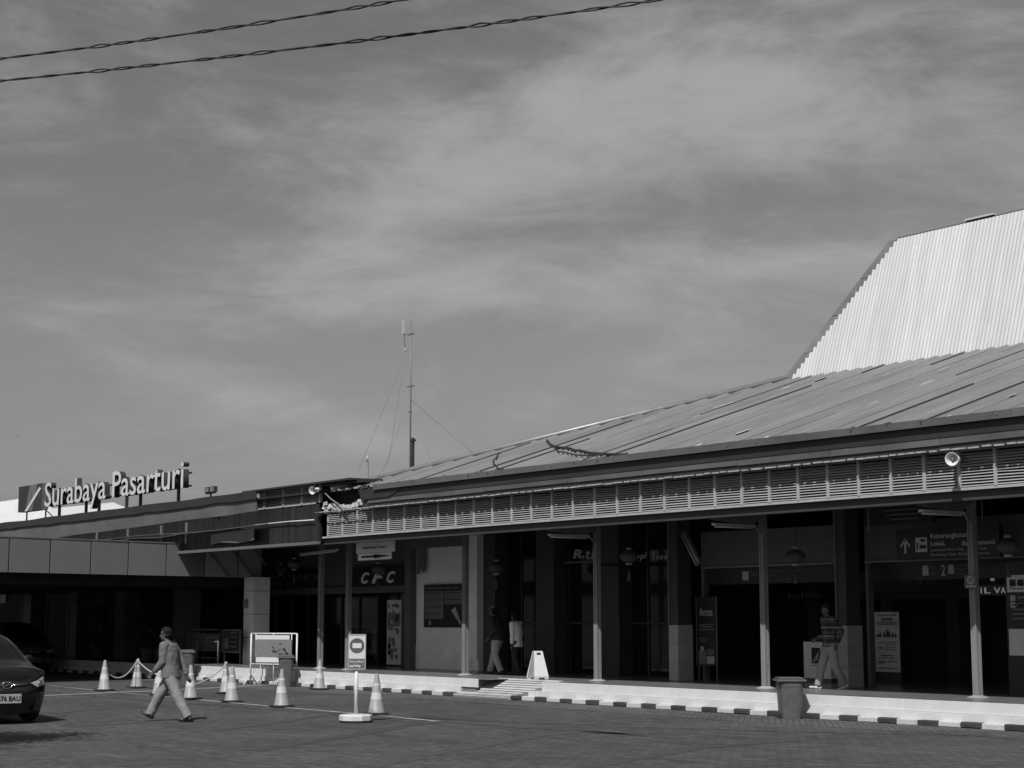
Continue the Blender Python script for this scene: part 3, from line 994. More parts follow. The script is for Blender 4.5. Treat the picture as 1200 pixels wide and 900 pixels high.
sp('tarp_lower_band', sheet_strip(lambda X: 4.95, lambda X: 4.60 + .012 * (X + 40) + .04 * nz(X, .3, 5), -75, xt1 - .05, YT + .03), M_fasl)
bb = MB(); bb.box(-92, xt1 + 2.4, YT + .45, 41.3, 4.96, 5.0); sp('wing_roof', bb, M_fasc)
# sagging grey sheet under the band at far left
sp('sagging_sheet', sheet_strip(lambda X: 4.42 + .05 * nz(X, .4, 9), lambda X: 4.22 + .10 * nz(X, .25, 8), -75, -54.5, YT + .15), M_walld)
# conduits across the cladding
for a, c_, zz_ in ((-70, xb - .1, 4.27), (-58, -45, 4.17)):
    pts_ = []
    for i in range(25):
        X = a + (c_ - a) * i / 24
        pts_.append((X, YW - .06, zz_ + .03 * math.sin(i * .9) + (0.0 if zz_ > 4.2 else .05 * (i / 24))))
    bb = MB(); bb.tube(pts_, .016, 5); sp('conduit', bb, M_white)
for x in (-52.4, -50.0, -47.6, -45.9):
    bb = MB(); bb.box(x, x + .05, YW - .03, YW + .02, 3.95, 4.55); sp('downpipe', bb, M_post)
# folded cloth piece above the canopy end
sp('hanging_sheet', sheet_strip(lambda X: 4.10 + .03 * (X + 45), lambda X: 3.86 + .02 * math.sin(X * 3), PY(245, 632, YW - .1).x, PY(300, 632, YW - .1).x, YW - .1, 30, .02, .12), M_steel)
bb = MB(); bb.box(-47.5, xb + .1, YW - .06, YW + .02, 3.655, 3.735); sp('wing_sill', bb, M_walld)
# torn corner between wing and main eave
xq0, xq1 = PY(378, 580, YL - .1).x, PY(425, 580, YL - .1).x
bb = MB(); bb.box(xq0 - .1, xq1 + .3, YL + .25, YL + .30, 4.5, 5.2); tc_ = sp('eave_void', bb, M_clad)
bb = MB(); rng = random.Random(3)
for k in range(80):
    t = rng.random()
    X = xq0 + (xq1 - xq0) * t
    edge = 4.52 + .28 * abs(t - .45) ** 1.2 * (1.3 if t < .45 else 1.0)
    z = 4.49 + rng.random() ** 1.6 * (edge - 4.46)
    s_ = rng.uniform(.05, .17)
    yy = YL - .12 + rng.uniform(-.05, .12)
    bb.face([(X, yy, z), (X + s_, yy + .03, z + rng.uniform(-.04, .05)), (X + s_ * .7, yy + .05, z + s_ * .7), (X - .02, yy + .02, z + s_ * .5)])
o = wpart('torn_board', bb, M_torn, ST); o['kind'] = 'stuff'
bb = MB(); bb.box(xq0, xq1 + .05, YL - .15, YL + .15, 5.12, 5.17); wpart('broken_edge', bb, M_fasc, ST)
bb = MB(); bb.tube([PY(381, 578, YL - .2), PY(388, 585, YL - .2), PY(397, 591, YL - .2), PY(404, 596, YL - .2)], .018, 6); wpart('loose_pipe', bb, M_post, ST)
bb = MB(); bb.tube([PY(395, 572, YL - .1), PY(404, 575, YL - .1), PY(411, 570, YL - .1), PY(420, 566, YL - .1)], .012, 5); wpart('loose_cable', bb, M_wire, ST)
# far bright roof of another hall
far = empty('background_hall', (-78, 30, 0), 'pale sheet roofed hall behind the station name sign at the left edge', 'hall')
bb = MB()
nst = 44
for k in range(nst):
    X = -99 + k * .5
    h1_, h2_ = (0, .05) if k % 2 else (.05, 0)
    for (xa_, xb_, ha, hb) in ((X, X + .3, 0, 0), (X + .3, X + .38, 0, .06), (X + .38, X + .44, .06, .06), (X + .44, X + .5, .06, 0)):
        bb.face([(xa_, 29.2 - ha, 5.6), (xb_, 29.2 - hb, 5.6), (xb_ , 31.0 - hb, 7.72), (xa_, 31.0 - ha, 7.72)])
r_ = wpart('roof', bb, M_roofw, far)
bb = MB(); bb.box(-99, -77, 29.4, 40, 0, 5.6); wpart('wall', bb, M_walld, far)
bb = MB(); bb.prism([(-77, 29.2, 5.6), (-67.5, 29.2, 5.6), (-67.5, 29.9, 6.42), (-69.0, 30.1, 6.66), (-69.6, 30.2, 6.78), (-73.0, 30.25, 6.84), (-77, 30.3, 6.9)], Vector((0, 0, 0)), Vector((0, .1, -.02)))
wpart('lean_to_roof', bb, M_roofw, far)
bb = MB(); bb.box(-77, -67.6, 29.6, 36, 0, 5.58); wpart('lean_to_wall', bb, M_walld, far)

M_plift = mat('aluminium panel lightened against shade', .30, .5, .06, 1.5)  # panel grey made lighter to lift the shade on the canopy end
# ================================================================== canopy (drive-through porch at the left)
can = empty('entrance_canopy', (-46.5, 22, 0), 'boxy drive-up canopy clad in grey aluminium panels at the left of the station', 'canopy')
def cx(Y): return -45.35 - (Y - 16.5) * .165
js = [8.0, 9.3, 10.55, 11.8, 13.05, 14.25, 15.5, 16.74, 17.98, 19.25, 20.47, 21.75, 23.1, 24.3, 25.2]
ZC0, ZC1 = 3.01, 3.95
dirv = Vector((cx(25.2) - cx(8), 17.2, 0)).normalized()
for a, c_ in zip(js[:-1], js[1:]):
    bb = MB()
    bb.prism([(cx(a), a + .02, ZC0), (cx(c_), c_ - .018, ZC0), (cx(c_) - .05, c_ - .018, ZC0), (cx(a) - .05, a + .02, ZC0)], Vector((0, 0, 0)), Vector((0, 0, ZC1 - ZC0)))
    wpart('panel' if a < 23.0 else 'end_panel', bb, M_panel if a < 23.0 else M_plift, can)
bb = MB(); bb.prism([(cx(8) - .055, 8, ZC0 + .02), (cx(25.2) - .055, 25.2, ZC0 + .02), (-66, 25.2, ZC0 + .02), (-66, 8, ZC0 + .02)], Vector((0, 0, 0)), Vector((0, 0, ZC1 - ZC0 - .06)))
wpart('core', bb, M_join, can)
bb = MB(); bb.prism([(cx(8) + .015, 8, 0), (cx(25.2) + .015, 25.2, 0), (cx(25.2) - .3, 25.2, 0), (cx(8) - .3, 8, 0)], Vector((0, 0, ZC1 + .004)), Vector((0, 0, ZC1 + .034)))
wpart('coping', bb, M_panel, can)
bb = MB(); bb.box(-66, -46.0, 7.9, 8.0, ZC0, ZC1); wpart('front_fascia', bb, M_panel, can)
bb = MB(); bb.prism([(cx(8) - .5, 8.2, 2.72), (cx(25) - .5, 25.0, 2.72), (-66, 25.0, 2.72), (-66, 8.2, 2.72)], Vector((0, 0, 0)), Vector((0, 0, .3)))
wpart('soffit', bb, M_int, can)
def oncan(x, y):
    r = ray(x, y); t = (-45.35 + 16.5 * .165) / (r.x + .165 * r.y); return CP + r * t
for (xa_, ya_, xb_, yb_) in ((243, 644, 268, 676), (270, 644, 297, 676), (297, 643, 311, 662)):
    p, q = oncan(xa_, ya_), oncan(xb_, yb_)
    bb = MB(); bb.prism([p + Vector((0, -.05, 0)), p + Vector((0, .05, 0)), p + Vector((.04, .05, 0)), p + Vector((.04, -.05, 0))], Vector((0, 0, 0)), q - p); wpart('diagonal_rib', bb, M_steel, can)
# columns under the canopy
for (x0, x1) in [(80, 96), (136, 151), (204, 222), (26, 42)]:
    a, c_ = PY(x0, 720, 24.6).x, PY(x1, 720, 24.6).x
    bb = MB(); bb.box(a, a + (c_ - a) * .62, 24.6, 25.2, H, 2.75); k = wpart('column', bb, M_walld, can)
    bb = MB(); bb.box(a - .01, a + .05, 24.57, 24.6, H, 2.75); wpart('corner_trim', bb, M_steel, k)
a, c_ = PY(285.5, 720, 24.75).x, PY(306, 720, 24.75).x
bb = MB(); bb.box(a, a + .62, 24.75, 25.3, H, 3.02); k = wpart('column', bb, M_wall, can)
for z in (1.2, 1.9, 2.6):
    bb = MB(); bb.box(a - .006, a + .626, 24.744, 25.306, z, z + .012); wpart('column_joint', bb, M_join, k)
bb = MB(); bb.box(a + .12, a + .3, 24.66, 24.745, 2.1, 2.35); wpart('switch_box', bb, M_post, k)
for yy in (9.0,):
    for X in (-64.5, -48.5):
        bb = MB(); bb.box(X - .3, X + .3, yy - .3, yy + .3, 0, 2.75); wpart('column', bb, M_int, can)
# dim hall wall behind the canopy
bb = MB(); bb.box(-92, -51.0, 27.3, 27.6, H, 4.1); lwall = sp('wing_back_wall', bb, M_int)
for k in range(12):
    a = -86 + k * 2.9
    bb = MB(); bb.box(a, a + 2.3, 27.25, 27.3, H + .1, 2.6); sp('door_panel', bb, M_black, lwall)
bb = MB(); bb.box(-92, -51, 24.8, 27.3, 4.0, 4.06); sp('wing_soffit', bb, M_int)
# soft lit posters inside the dark wing
for (x0, x1, y0, y1, mt) in ((0, 7, 695, 707, M_grey), (101, 107, 709, 722, M_grey), (193, 203, 699, 722, M_wall)):
    p, q = PY(x0, y1, 27.2), PY(x1, y0, 27.2)
    bb = MB(); bb.box(p.x, q.x, 27.2, 27.22, p.z, q.z); sp('wall_poster', bb, mt, lwall)

# ================================================================== rooftop station name sign
sg = empty('station_name_sign', (-51, 22.1, 5.1), 'large rooftop letters reading Surabaya Pasarturi with a square emblem at left', 'sign')
YS = 22.0
X0, X1 = PY(52, 590, YS).x, PY(214.5, 570, YS).x
S = 'Surabaya Pasarturi'
full = text_mesh(S, 1, 0, .006)
fx = [v.co.x for v in full.vertices]; fy = [v.co.y for v in full.vertices]
ax, bx = min(fx), max(fx)
cap = [v.co.y for v in text_mesh('S', 1, 0, .006).vertices]; cap0, cap1 = min(cap), max(cap)
zb0, zb1 = 5.56, 6.39
for i, ch in enumerate(S):
    if ch == ' ': continue
    pre = [v.co.x for v in text_mesh(S[:i + 1], 1, 0, .006).vertices]
    me = text_mesh(ch, 1, .055, .006)
    cxs = [v.co.x for v in me.vertices]
    off = max(pre) - max(cxs)
    for v in me.vertices:
        x = X0 + (v.co.x + off - ax) / (bx - ax) * (X1 - X0)
        z = zb0 + (v.co.y - cap0) / (cap1 - cap0) * (zb1 - zb0)
        v.co = Vector((x, YS + .095 - v.co.z * 1.7, z))
    me.materials.append(M_white); me.materials.append(M_dark)
    me.update()
    for p in me.polygons:
        p.material_index = 0 if p.normal.y < -.9 else 1
        if p.normal.y > .9: p.material_index = 1
    wpart('letter', me, None, sg)
for z in (5.62, 6.0):
    bb = MB(); bb.box(X0 - .3, X1 - .1, YS + .28, YS + .33, z, z + .05); wpart('rail', bb, M_dark, sg)
for q in (59, 90, 105, 137, 153, 197):
    X = PY(q, 600, YS).x
    bb = MB(); bb.box(X - .04, X + .04, YS + .28, YS + .36, 5.05, 6.2); wpart('leg', bb, M_dark, sg)
p, q = PY(21.5, 599, YS), PY(49.5, 567, YS)
lx0, lx1, lz0, lz1 = p.x, q.x, 5.50, 6.40
bb = MB(); bb.box(lx0, lx1, YS, YS + .25, lz0, lz1); em = wpart('emblem', bb, [M_steel], sg)
w = lx1 - lx0
def emp(poly, mt, d=.012):
    bb = MB(); bb.prism([(lx0 + u * w, YS - .002, lz0 + v_ * (lz1 - lz0)) for u, v_ in poly], Vector((0, 0, 0)), Vector((0, -d, 0))); wpart('emblem_shape', bb, mt, em)
emp([(0, 0), (.30, 0), (.45, 1), (0, 1)], M_dark)
emp([(.62, 0), (1, 0), (1, 1), (.80, 1), (.72, .5)], M_dark)
emp([(.30, 0), (.42, .0), (.98, .80), (.90, .86)], M_white, .02)
for X in (lx0 + .3, lx1 - .1):
    bb = MB(); bb.tube([(X, YS + .2, 5.05), (X, YS + .2, lz0)], .03, 5); wpart('leg', bb, M_dark, sg)
bb = MB(); bb.tube([(lx1 - .1, YS + .2, 5.5), (lx1 + .9, YS + .2, 5.1)], .02, 5); wpart('brace', bb, M_dark, sg)

# ================================================================== signs hanging at the front
hs = empty('hanging_direction_board', (-21, 25.4, 3.1), 'dark overhead board with white arrow, train pictogram and Keberangkatan Lokal wording behind the right post', 'sign')
YB = 25.5
p, q = PY(1051, 657, YB), PY(1170.5, 618, YB)
bb = MB(); bb.box(p.x, q.x, YB, YB + .12, 2.86, 3.44); wpart('panel', bb, M_signd, hs)
for X in (p.x + .4, q.x - .4):
    bb = MB(); bb.tube([(X, YB + .06, 3.44), (X, YB + .06, 4.06)], .015, 5); wpart('rod', bb, M_steel, hs)
M_txt = mat('sign white film', .46, .5, .05, 5)
xx = lambda px, yy=YB: PY(px, 640, yy).x
bb = MB()
xa_ = xx(1061); 
bb.box(xa_ - .022, xa_ + .022, YB - .006, YB - .001, 2.98, 3.24)
for s_ in (-1, 1):
    bb.prism([(xa_, YB - .006, 3.27), (xa_ + s_ * .11, YB - .006, 3.15), (xa_ + s_ * .11, YB - .006, 3.09), (xa_, YB - .006, 3.21)], Vector((0, 0, 0)), Vector((0, .004, 0)))
wpart('arrow', bb, M_txt, hs)
bb = MB(); bb.box(xx(1073), xx(1086.5), YB - .006, YB - .001, 3.0, 3.27); pic = wpart('pictogram', bb, M_txt, hs)
bb = MB(); x0_, x1_ = xx(1078), xx(1085.5)
bb.box(x0_, x1_, YB - .012, YB - .0065, 3.06, 3.13); bb.box(x0_ + .02, x1_ - .02, YB - .012, YB - .0065, 3.19, 3.24); bb.box(xx(1074.4), xx(1076), YB - .012, YB - .0065, 3.04, 3.18)
wpart('train_shape', bb, M_ink, pic)
for t, a, c_, z0, z1, mt in (('Keberangkatan', 1091, 1134, 3.215, 3.335, M_txt), ('Lokal,', 1091, 1108, 3.09, 3.19, M_txt), ('dan Ekonomi', 1127, 1166, 3.09, 3.18, M_txt),
                             ('Local and Inter-City', 1091, 1129, 2.99, 3.05, M_dim), ('and', 1148, 1156, 3.0, 3.05, M_dim), ('Economy Class Train Departures', 1091, 1159, 2.90, 2.965, M_dim)):
    wpart('letter', fit_text(t, xx(a), xx(c_), z0, z1, YB - .003, .003, .008), mt, hs)

hs2 = empty('hanging_notice_board', (-22.6, 25.0, 3.7), 'unlit dark hanging board high under the eave left of the bracket lamp at the right', 'sign')
p, q = PY(1013, 614, 24.9), PY(1092, 590, 24.9)
bb = MB(); bb.box(p.x, q.x, 24.9, 25.0, 3.50, 3.95); wpart('panel', bb, M_signd, hs2)
for k in range(4):
    bb = MB(); bb.box(p.x + .35 + .1 * k, q.x - .2 - .1 * (k % 2), 24.885, 24.899, 3.84 - k * .085, 3.87 - k * .085); wpart('text_line', bb, M_walld, hs2)
bb = MB(); bb.tube([(p.x + .1, 24.9, 3.4), (p.x + .1, 24.9, 4.06)], .012, 5); wpart('rod', bb, M_post, hs2)

ns_ = empty('no_smoking_plate', (-18.87, 23.75, 2.3), 'small plate with a no smoking circle fixed to the rightmost post', 'sign')
p = PY(1138, 681, 23.76)
bb = MB(); bb.box(p.x - .13, p.x + .13, 23.75, 23.762, p.z - .12, p.z + .1); wpart('plate', bb, M_walld, ns_)
bb = MB()
n = 20; r0, r1 = .05, .075
for k in range(n):
    a, c_ = 2 * PI * k / n, 2 * PI * (k + 1) / n
    bb.prism([(p.x + r0 * math.cos(a), 23.744, p.z + .02 + r0 * math.sin(a)), (p.x + r1 * math.cos(a), 23.744, p.z + .02 + r1 * math.sin(a)), (p.x + r1 * math.cos(c_), 23.744, p.z + .02 + r1 * math.sin(c_)), (p.x + r0 * math.cos(c_), 23.744, p.z + .02 + r0 * math.sin(c_))], Vector((0, 0, 0)), Vector((0, .004, 0)))
bb.prism([(p.x - .05, 23.743, p.z + .06), (p.x - .035, 23.743, p.z + .07), (p.x + .05, 23.743, p.z - .02), (p.x + .035, 23.743, p.z - .035)], Vector((0, 0, 0)), Vector((0, .004, 0)))
wpart('ring', bb, M_dim, ns_)
bb = MB(); bb.box(p.x - .10, p.x + .10, 23.745, 23.749, p.z - .1, p.z - .075); wpart('text_line', bb, M_dim, ns_)

ds = empty('led_display', (-19.3, 26.6, 2.5), 'small lit display with bright block characters below the lantern at the right edge', 'display')
p, q = PY(1148, 698, 26.6), PY(1179, 685, 26.6)
bb = MB(); bb.box(p.x, q.x, 26.6, 26.7, p.z, q.z); wpart('case', bb, M_dark, ds)
w = q.x - p.x
for t, a, c_ in (('I', .06, .1), ('L', .2, .42), ('V', .55, .8), ('A', .82, .98)):
    wpart('character', fit_text(t, p.x + a * w, p.x + c_ * w, p.z + .04, q.z - .05, 26.59, .004, .01), M_led, ds)
bb = MB(); p2 = PY(1163, 678, 26.6); bb.box(p2.x - .03, p2.x + .03, 26.58, 26.62, p2.z - .04, p2.z + .03); wpart('indicator', bb, M_led, ds)
bb = MB(); bb.tube([(p2.x, 26.65, q.z), (p2.x, 26.65, 4.05)], .015, 5); wpart('rod', bb, M_steel, ds)

# white information sign cluster at right frame edge
inf = empty('information_pylon', (-17.7, 25.6, H), 'dark information pylon with white panels at the right edge of the view', 'sign')
Yq = 25.4
xa_, xb_ = PY(1181, 700, Yq).x, PY(1181, 700, Yq).x + 1.0
bb = MB(); bb.box(xa_ - .05, xb_, Yq + .01, Yq + .2, H, 2.75); wpart('body', bb, M_signd, inf)
for (y0, y1, mt) in ((674, 694, M_paper), (737, 768, M_paper)):
    z1_, z0_ = PY(1182, y0, Yq).z, PY(1182, y1, Yq).z
    bb = MB(); bb.box(xa_, xb_ - .1, Yq - .01, Yq + .008, z0_, z1_); pn = wpart('panel', bb, mt, inf)
    if y0 == 674:
        for k in range(5):
            bb = MB(); bb.box(xa_ + .06 + k * .17, xa_ + .19 + k * .17, Yq - .016, Yq - .011, z1_ - .2, z1_ - .08); wpart('pictogram', bb, M_ink, pn)
        wpart('letter', fit_text('Selamat Datang', xa_ + .06, xa_ + .8, z0_ + .12, z0_ + .17, Yq - .013, .003), M_ink, pn)
        wpart('letter', fit_text('Penumpang', xa_ + .06, xa_ + .6, z0_ + .03, z0_ + .09, Yq - .013, .003), M_ink, pn)
for y in (701, 709):
    z = PY(1187, y, Yq).z
    bb = MB(); bb.box(xa_ + .06, xa_ + .16, Yq - .01, Yq + .008, z - .05, z + .05); wpart('pictogram', bb, M_dim, inf)
    bb = MB(); bb.box(xa_ + .22, xa_ + .6, Yq - .01, Yq + .008, z - .01, z + .03); wpart('text_line', bb, M_grey, inf)
for k in range(4):
    z = 1.98 - k * .08
    bb = MB(); bb.box(xa_ + .1, xa_ + .7, Yq - .01, Yq + .008, z, z + .025); wpart('text_line', bb, M_grey, inf)

# white arrow direction boards under the left louvres
da = empty('arrow_direction_board', (-39.9, 23.0, 3.4), 'pale notice board above a white strip with a black arrow pointing right', 'sign')
Ya = 23.2
x0_, x1_ = PY(417.5, 640, Ya).x, PY(462, 640, Ya).x
z1_, z0_ = PY(440, 629, Ya).z, PY(440, 647.5, Ya).z
bb = MB(); bb.box(x0_, x1_, Ya, Ya + .03, z0_, z1_); u = wpart('panel', bb, M_wall, da)
for k in range(2):
    marks('print_row', u, x0_ + .3, x1_ - .35, z0_ + .10 + .22 * (1 - k), z0_ + .16 + .22 * (1 - k), Ya - .002, M_grey, 20 + k)
bb = MB(); za1, za0 = z0_ - .01, PY(440, 656, Ya).z
bb.box(x0_ + .12, x1_ - .12, Ya - .02, Ya + .01, za0, za1); wpart('arrow_panel', bb, M_wall, da)
zc_ = (za0 + za1) / 2
bb = MB(); xm_ = (x0_ + x1_) / 2
bb.box(x0_ + .3, xm_ + .1, Ya - .028, Ya - .0205, zc_ - .025, zc_ + .025)
bb.prism([(xm_, Ya - .028, zc_ - .055), (xm_ + .8, Ya - .028, zc_), (xm_, Ya - .028, zc_ + .055)], Vector((0, 0, 0)), Vector((0, .006, 0)))
wpart('arrow', bb, M_ink, da)
for X in (x0_ + .2, x1_ - .2):
    bb = MB(); bb.tube([(X, Ya + .015, z1_), (X, Ya + .015, 4.06)], .012, 5); wpart('rod', bb, M_steel, da)

# big notice on pale wall
nb_ = empty('train_timetable_board', (-40.5, 26.3, 2.2), 'dark bordered timetable board of printed rows mounted on the pale wall', 'board')
Yn = 26.33
p, q = PY(496.5, 735, Yn), PY(543, 684, Yn)
bb = MB(); bb.box(p.x, q.x, Yn, Yn + .05, p.z, q.z); wpart('panel', bb, M_ink, nb_)
W_, H_ = q.x - p.x, q.z - p.z
xm_ = p.x + W_ * .52
bb = MB(); bb.box(p.x + .05, xm_ - .03, Yn - .006, Yn - .001, p.z + .22, q.z - .18); wpart('sheet', bb, M_grey, nb_)
bb = MB(); bb.box(xm_ + .02, q.x - .05, Yn - .006, Yn - .001, p.z + .62, q.z - .18); wpart('sheet', bb, M_grey, nb_)
rg = random.Random(11)
for col, (a, c_, zlo) in enumerate(((p.x + .08, xm_ - .06, p.z + .25), (xm_ + .05, q.x - .08, p.z + .65))):
    z = q.z - .22; k = 0
    while z > zlo:
        bb = MB(); bb.box(a, c_ - rg.uniform(0, .2), Yn - .012, Yn - .0065, z - .022, z); wpart('text_line', bb, M_ink if k % 3 == 0 else M_walld, nb_)
        z -= .062; k += 1
marks('print_row', nb_, p.x + .1, q.x - .15, q.z - .13, q.z - .07, Yn - .003, M_grey, 31)
bb = MB(); bb.prism([(xm_ + .35, Yn - .01, p.z + .45), (xm_ + .55, Yn - .01, p.z + .55), (q.x - .1, Yn - .01, p.z + .12), (xm_ + .8, Yn - .01, p.z + .06)], Vector((0, 0, 0)), Vector((0, .006, 0))); wpart('train_picture', bb, M_dim, nb_)
wpart('letter', fit_text('0', p.x + .25, p.x + .36, p.z + .06, p.z + .18, Yn - .003, .003), M_paper, nb_)

# rolled banner hanging at the upper left of the pale wall
rb = empty('hanging_banner', (-41.3, 26.2, 3.2), 'narrow crumpled pale banner hanging down at the top left corner of the pale wall', 'banner')
p, q = PY(490, 673, 26.3), PY(499, 637, 26.3)
bb = MB()
for k in range(6):
    a, c_ = p.x + (q.x - p.x) * k / 6, p.x + (q.x - p.x) * (k + 1) / 6
    ya_, yb_ = 26.26 + (.05 if k % 2 else 0), 26.26 + (0 if k % 2 else .05)
    bb.prism([(a, ya_, 0), (c_, yb_, 0), (c_, yb_ + .01, 0), (a, ya_ + .01, 0)], Vector((0, 0, p.z + .1 * (k % 3) * .5)), Vector((0, 0, q.z)))
wpart('cloth', bb, M_steel, rb)

# food poster stand left of the wall
fp = empty('food_poster_stand', (-42.6, 27.0, H), 'tall narrow food poster with busy pictures standing left of the pale wall', 'poster')
Yf = 26.6
p, q = PY(453, 778, Yf), PY(470, 703, Yf)
bb = MB(); bb.box(p.x, q.x, Yf, Yf + .03, H + .06, q.z); wpart('panel', bb, M_paper, fp)
rg = random.Random(4)
for k in range(26):
    a = rg.uniform(p.x + .04, q.x - .22); z = rg.uniform(H + .15, q.z - .25); w = rg.uniform(.06, .2); h_ = rg.uniform(.05, .16)
    bb = MB(); bb.lathe([(w / 2, 0), (w / 2, .003)], 9, (a + w / 2, Yf - .003 - k * .0002, z), M=Matrix.Rotation(PI / 2, 4, 'X')); wpart('picture_shape', bb, (M_ink, M_grey, M_walld, M_white)[k % 4], fp)
bb = MB(); bb.box(p.x + .03, q.x - .03, Yf - .002, Yf - .0005, q.z - .75, q.z - .35); wpart('picture_band', bb, M_grey, fp)
marks('print_row', fp, p.x + .06, q.x - .1, q.z - .22, q.z - .1, Yf - .003, M_ink, 33)
bb = MB(); bb.box(q.x + .02, q.x + .45, Yf + .1, Yf + .3, H, H + .38); wpart('foot_box', bb, M_black, fp)

# shop lettering on the dark glass
l1 = empty('bakery_lettering', (-33.6, 26.9, 3.3), 'pale round letters reading Roti on the dark glass left of the centre post', 'sign')
for ch, a, c_, z0, z1 in (('R', 672, 682.5, 3.23, 3.45), ('o', 683, 685, 3.25, 3.3), ('t', 687, 692, 3.2, 3.42), ('i', 693, 697, 3.2, 3.40)):
    wpart('letter', fit_text(ch, PY(a, 640, 26.5).x, PY(c_, 640, 26.5).x, z0, z1, 26.5, .02, .02, .2), M_dim, l1)
bb = MB(); bb.box(PY(663, 652, 26.52).x, PY(697, 652, 26.52).x, 26.51, 26.55, 3.12, 3.16); wpart('underline', bb, M_walld, l1)
l2 = empty('coffee_lettering', (-31, 26.9, 3.2), 'pale script letters reading kopi kenan on the dark glass right of the centre post', 'sign')
px0 = 739
for ch, a, c_, z0, z1 in (('k', 739.5, 744, 3.16, 3.36), ('o', 745.5, 749, 3.16, 3.25), ('p', 750, 754, 3.10, 3.25), ('i', 755, 758, 3.16, 3.32), ('k', 765, 768, 3.12, 3.32), ('e', 769.5, 772.5, 3.12, 3.22), ('n', 774, 777, 3.12, 3.22), ('a', 778.5, 782, 3.12, 3.22), ('n', 783, 787, 3.13, 3.23)):
    wpart('letter', fit_text(ch, PY(a, 650, 26.5).x, PY(c_, 650, 26.5).x, z0, z1, 26.5, .012, .02, .3), M_dim, l2)
bb = MB(); bb.box(-32.4, -29.8, 26.52, 26.56, 3.02, 3.07); wpart('rail', bb, M_black, l2)

# hanging fluorescent fitting tilted beside the third column
tf_ = empty('hanging_tube_light', (-28.3, 25.2, 3.3), 'broken tube light hanging askew beside the tiled column in the middle', 'light')
a, c_ = PY(800, 624, 25.1), PY(818, 661, 25.1)
d = (c_ - a).normalized(); s_ = Vector((d.z, 0, -d.x)) * .09
bb = MB(); bb.prism([a - s_, a + s_, c_ + s_, c_ - s_], Vector((0, 0, 0)), Vector((0, .06, 0))); wpart('batten', bb, M_steel, tf_)
for k in (-.5, .5):
    bb = MB(); bb.tube([a + s_ * k - Vector((0, .02, 0)) + d * .03, c_ + s_ * k - Vector((0, .02, 0)) - d * .03], .016, 6); wpart('tube', bb, M_dim, tf_)
bb = MB(); bb.tube([PY(791, 607, 25.1), PY(794, 618, 25.1), PY(798, 625, 25.1), a], .01, 4); wpart('cable', bb, M_steel, tf_)

# ================================================================== lanterns
lan = empty('paper_lantern', (0, 0, 0), 'x', 'lantern', 'round tasselled lanterns hung under the eaves')
bb = MB()
prof = []
for k in range(11):
    a = -PI / 2 + PI * k / 10
    prof.append((max(.03, .20 * math.cos(a)), .135 * math.sin(a)))
bb.lathe(prof, 20)
add('lamp_shade', bb, M_lant, lan)
for k in range(10):
    a = 2 * PI * k / 10
    bb = MB(); bb.tube([(.202 * math.cos(t) * math.cos(a), .202 * math.cos(t) * math.sin(a), .137 * math.sin(t)) for t in [-PI / 2 + .15 + (PI - .3) * q / 8 for q in range(9)]], .006, 4); add('rib', bb, M_walld, lan)
bb = MB(); bb.lathe([(.07, -.19), (.08, -.145)], 12); add('bottom_ring', bb, M_dim, lan)
bb = MB(); bb.lathe([(.07, .145), (.06, .20)], 12); add('top_ring', bb, M_dim, lan)
bb = MB(); bb.lathe([(.012, -.30), (.035, -.33), (.02, -.37), (.03, -.40), (.045, -.55)], 8); add('tassel', bb, M_lant, lan)
bb = MB(); bb.tube([(0, 0, .2), (0, 0, .95)], .008, 4); add('cord', bb, M_wire, lan)
spots = [(737, 652, 25.0, 'round lantern hanging over the coffee shop glass'), (582, 665, 25.4, 'round lantern hanging over the two walkers near the pale wall'),
         (932, 652, 25.2, 'round lantern hanging above the man in the checked shirt'), (1181, 640, 25.2, 'round lantern hanging at the far right above the lit display'),
         (345, 661, 25.6, 'larger looking lantern hanging left of the leftmost thin post'), (329, 667, 26.3, 'dimmer lantern hanging behind another lantern at the left bay'), (86, 690, 24.0, 'lantern hanging in the dark under the entrance canopy'), (444, 667, 25.6, 'dark lantern hanging in front of the CFC letters')]
for i, (x, y, Y, lb) in enumerate(spots):
    p = PY(x, y, Y)
    if i == 0:
        lan.location = p; lan['label'] = lb
    else:
        copy_tree(lan, p, random.random(), lb, .8 if x == 86 else None)

# ================================================================== loudspeakers, floodlight
def horn_speaker(p, label, aim, sc=1.0):
    hsn = empty('horn_loudspeaker', p, label, 'loudspeaker', 'horn loudspeakers on the eaves'); hsn.scale = (sc, sc, sc)
    M = Vector(aim).normalized().to_track_quat('Z', 'Y').to_matrix().to_4x4()
    bb = MB(); bb.lathe([(.03, -.12), (.035, -.05), (.06, .02), (.10, .10), (.135, .17), (.14, .175), (.128, .165), (.09, .09), (.045, .02), (.02, 0)], 22, M=M, capt=False); add('horn', bb, M_white, hsn)
    bb = MB(); bb.lathe([(.075, -.24), (.085, -.2), (.085, -.12), (.05, -.08)], 18, M=M); add('driver', bb, M_white, hsn)
    bb = MB(); bb.lathe([(.01, .02), (.03, .05), (.035, .09), (.02, .12), (.004, .13)], 12, M=M); add('reflex_cone', bb, M_grey, hsn)
    bb = MB(); bb.tube([(0, 0, .02), (0, .2, .05), (0, .5, .02)], .02, 6); add('bracket', bb, M_steel, hsn)
    return hsn
horn_speaker(PY(1118, 538, YL - .28), 'white horn loudspeaker on the louvres near the right end', (.45, -1, -.1), .8)
horn_speaker(PY(369, 574.5, YW - .3), 'white horn loudspeaker at the torn corner of the left wing eave', (.5, -1, -.15), .72)
fl = empty('roof_floodlight', PY(247, 578, 21.8), 'small dark floodlight pair standing on the left wing roof edge', 'floodlight')
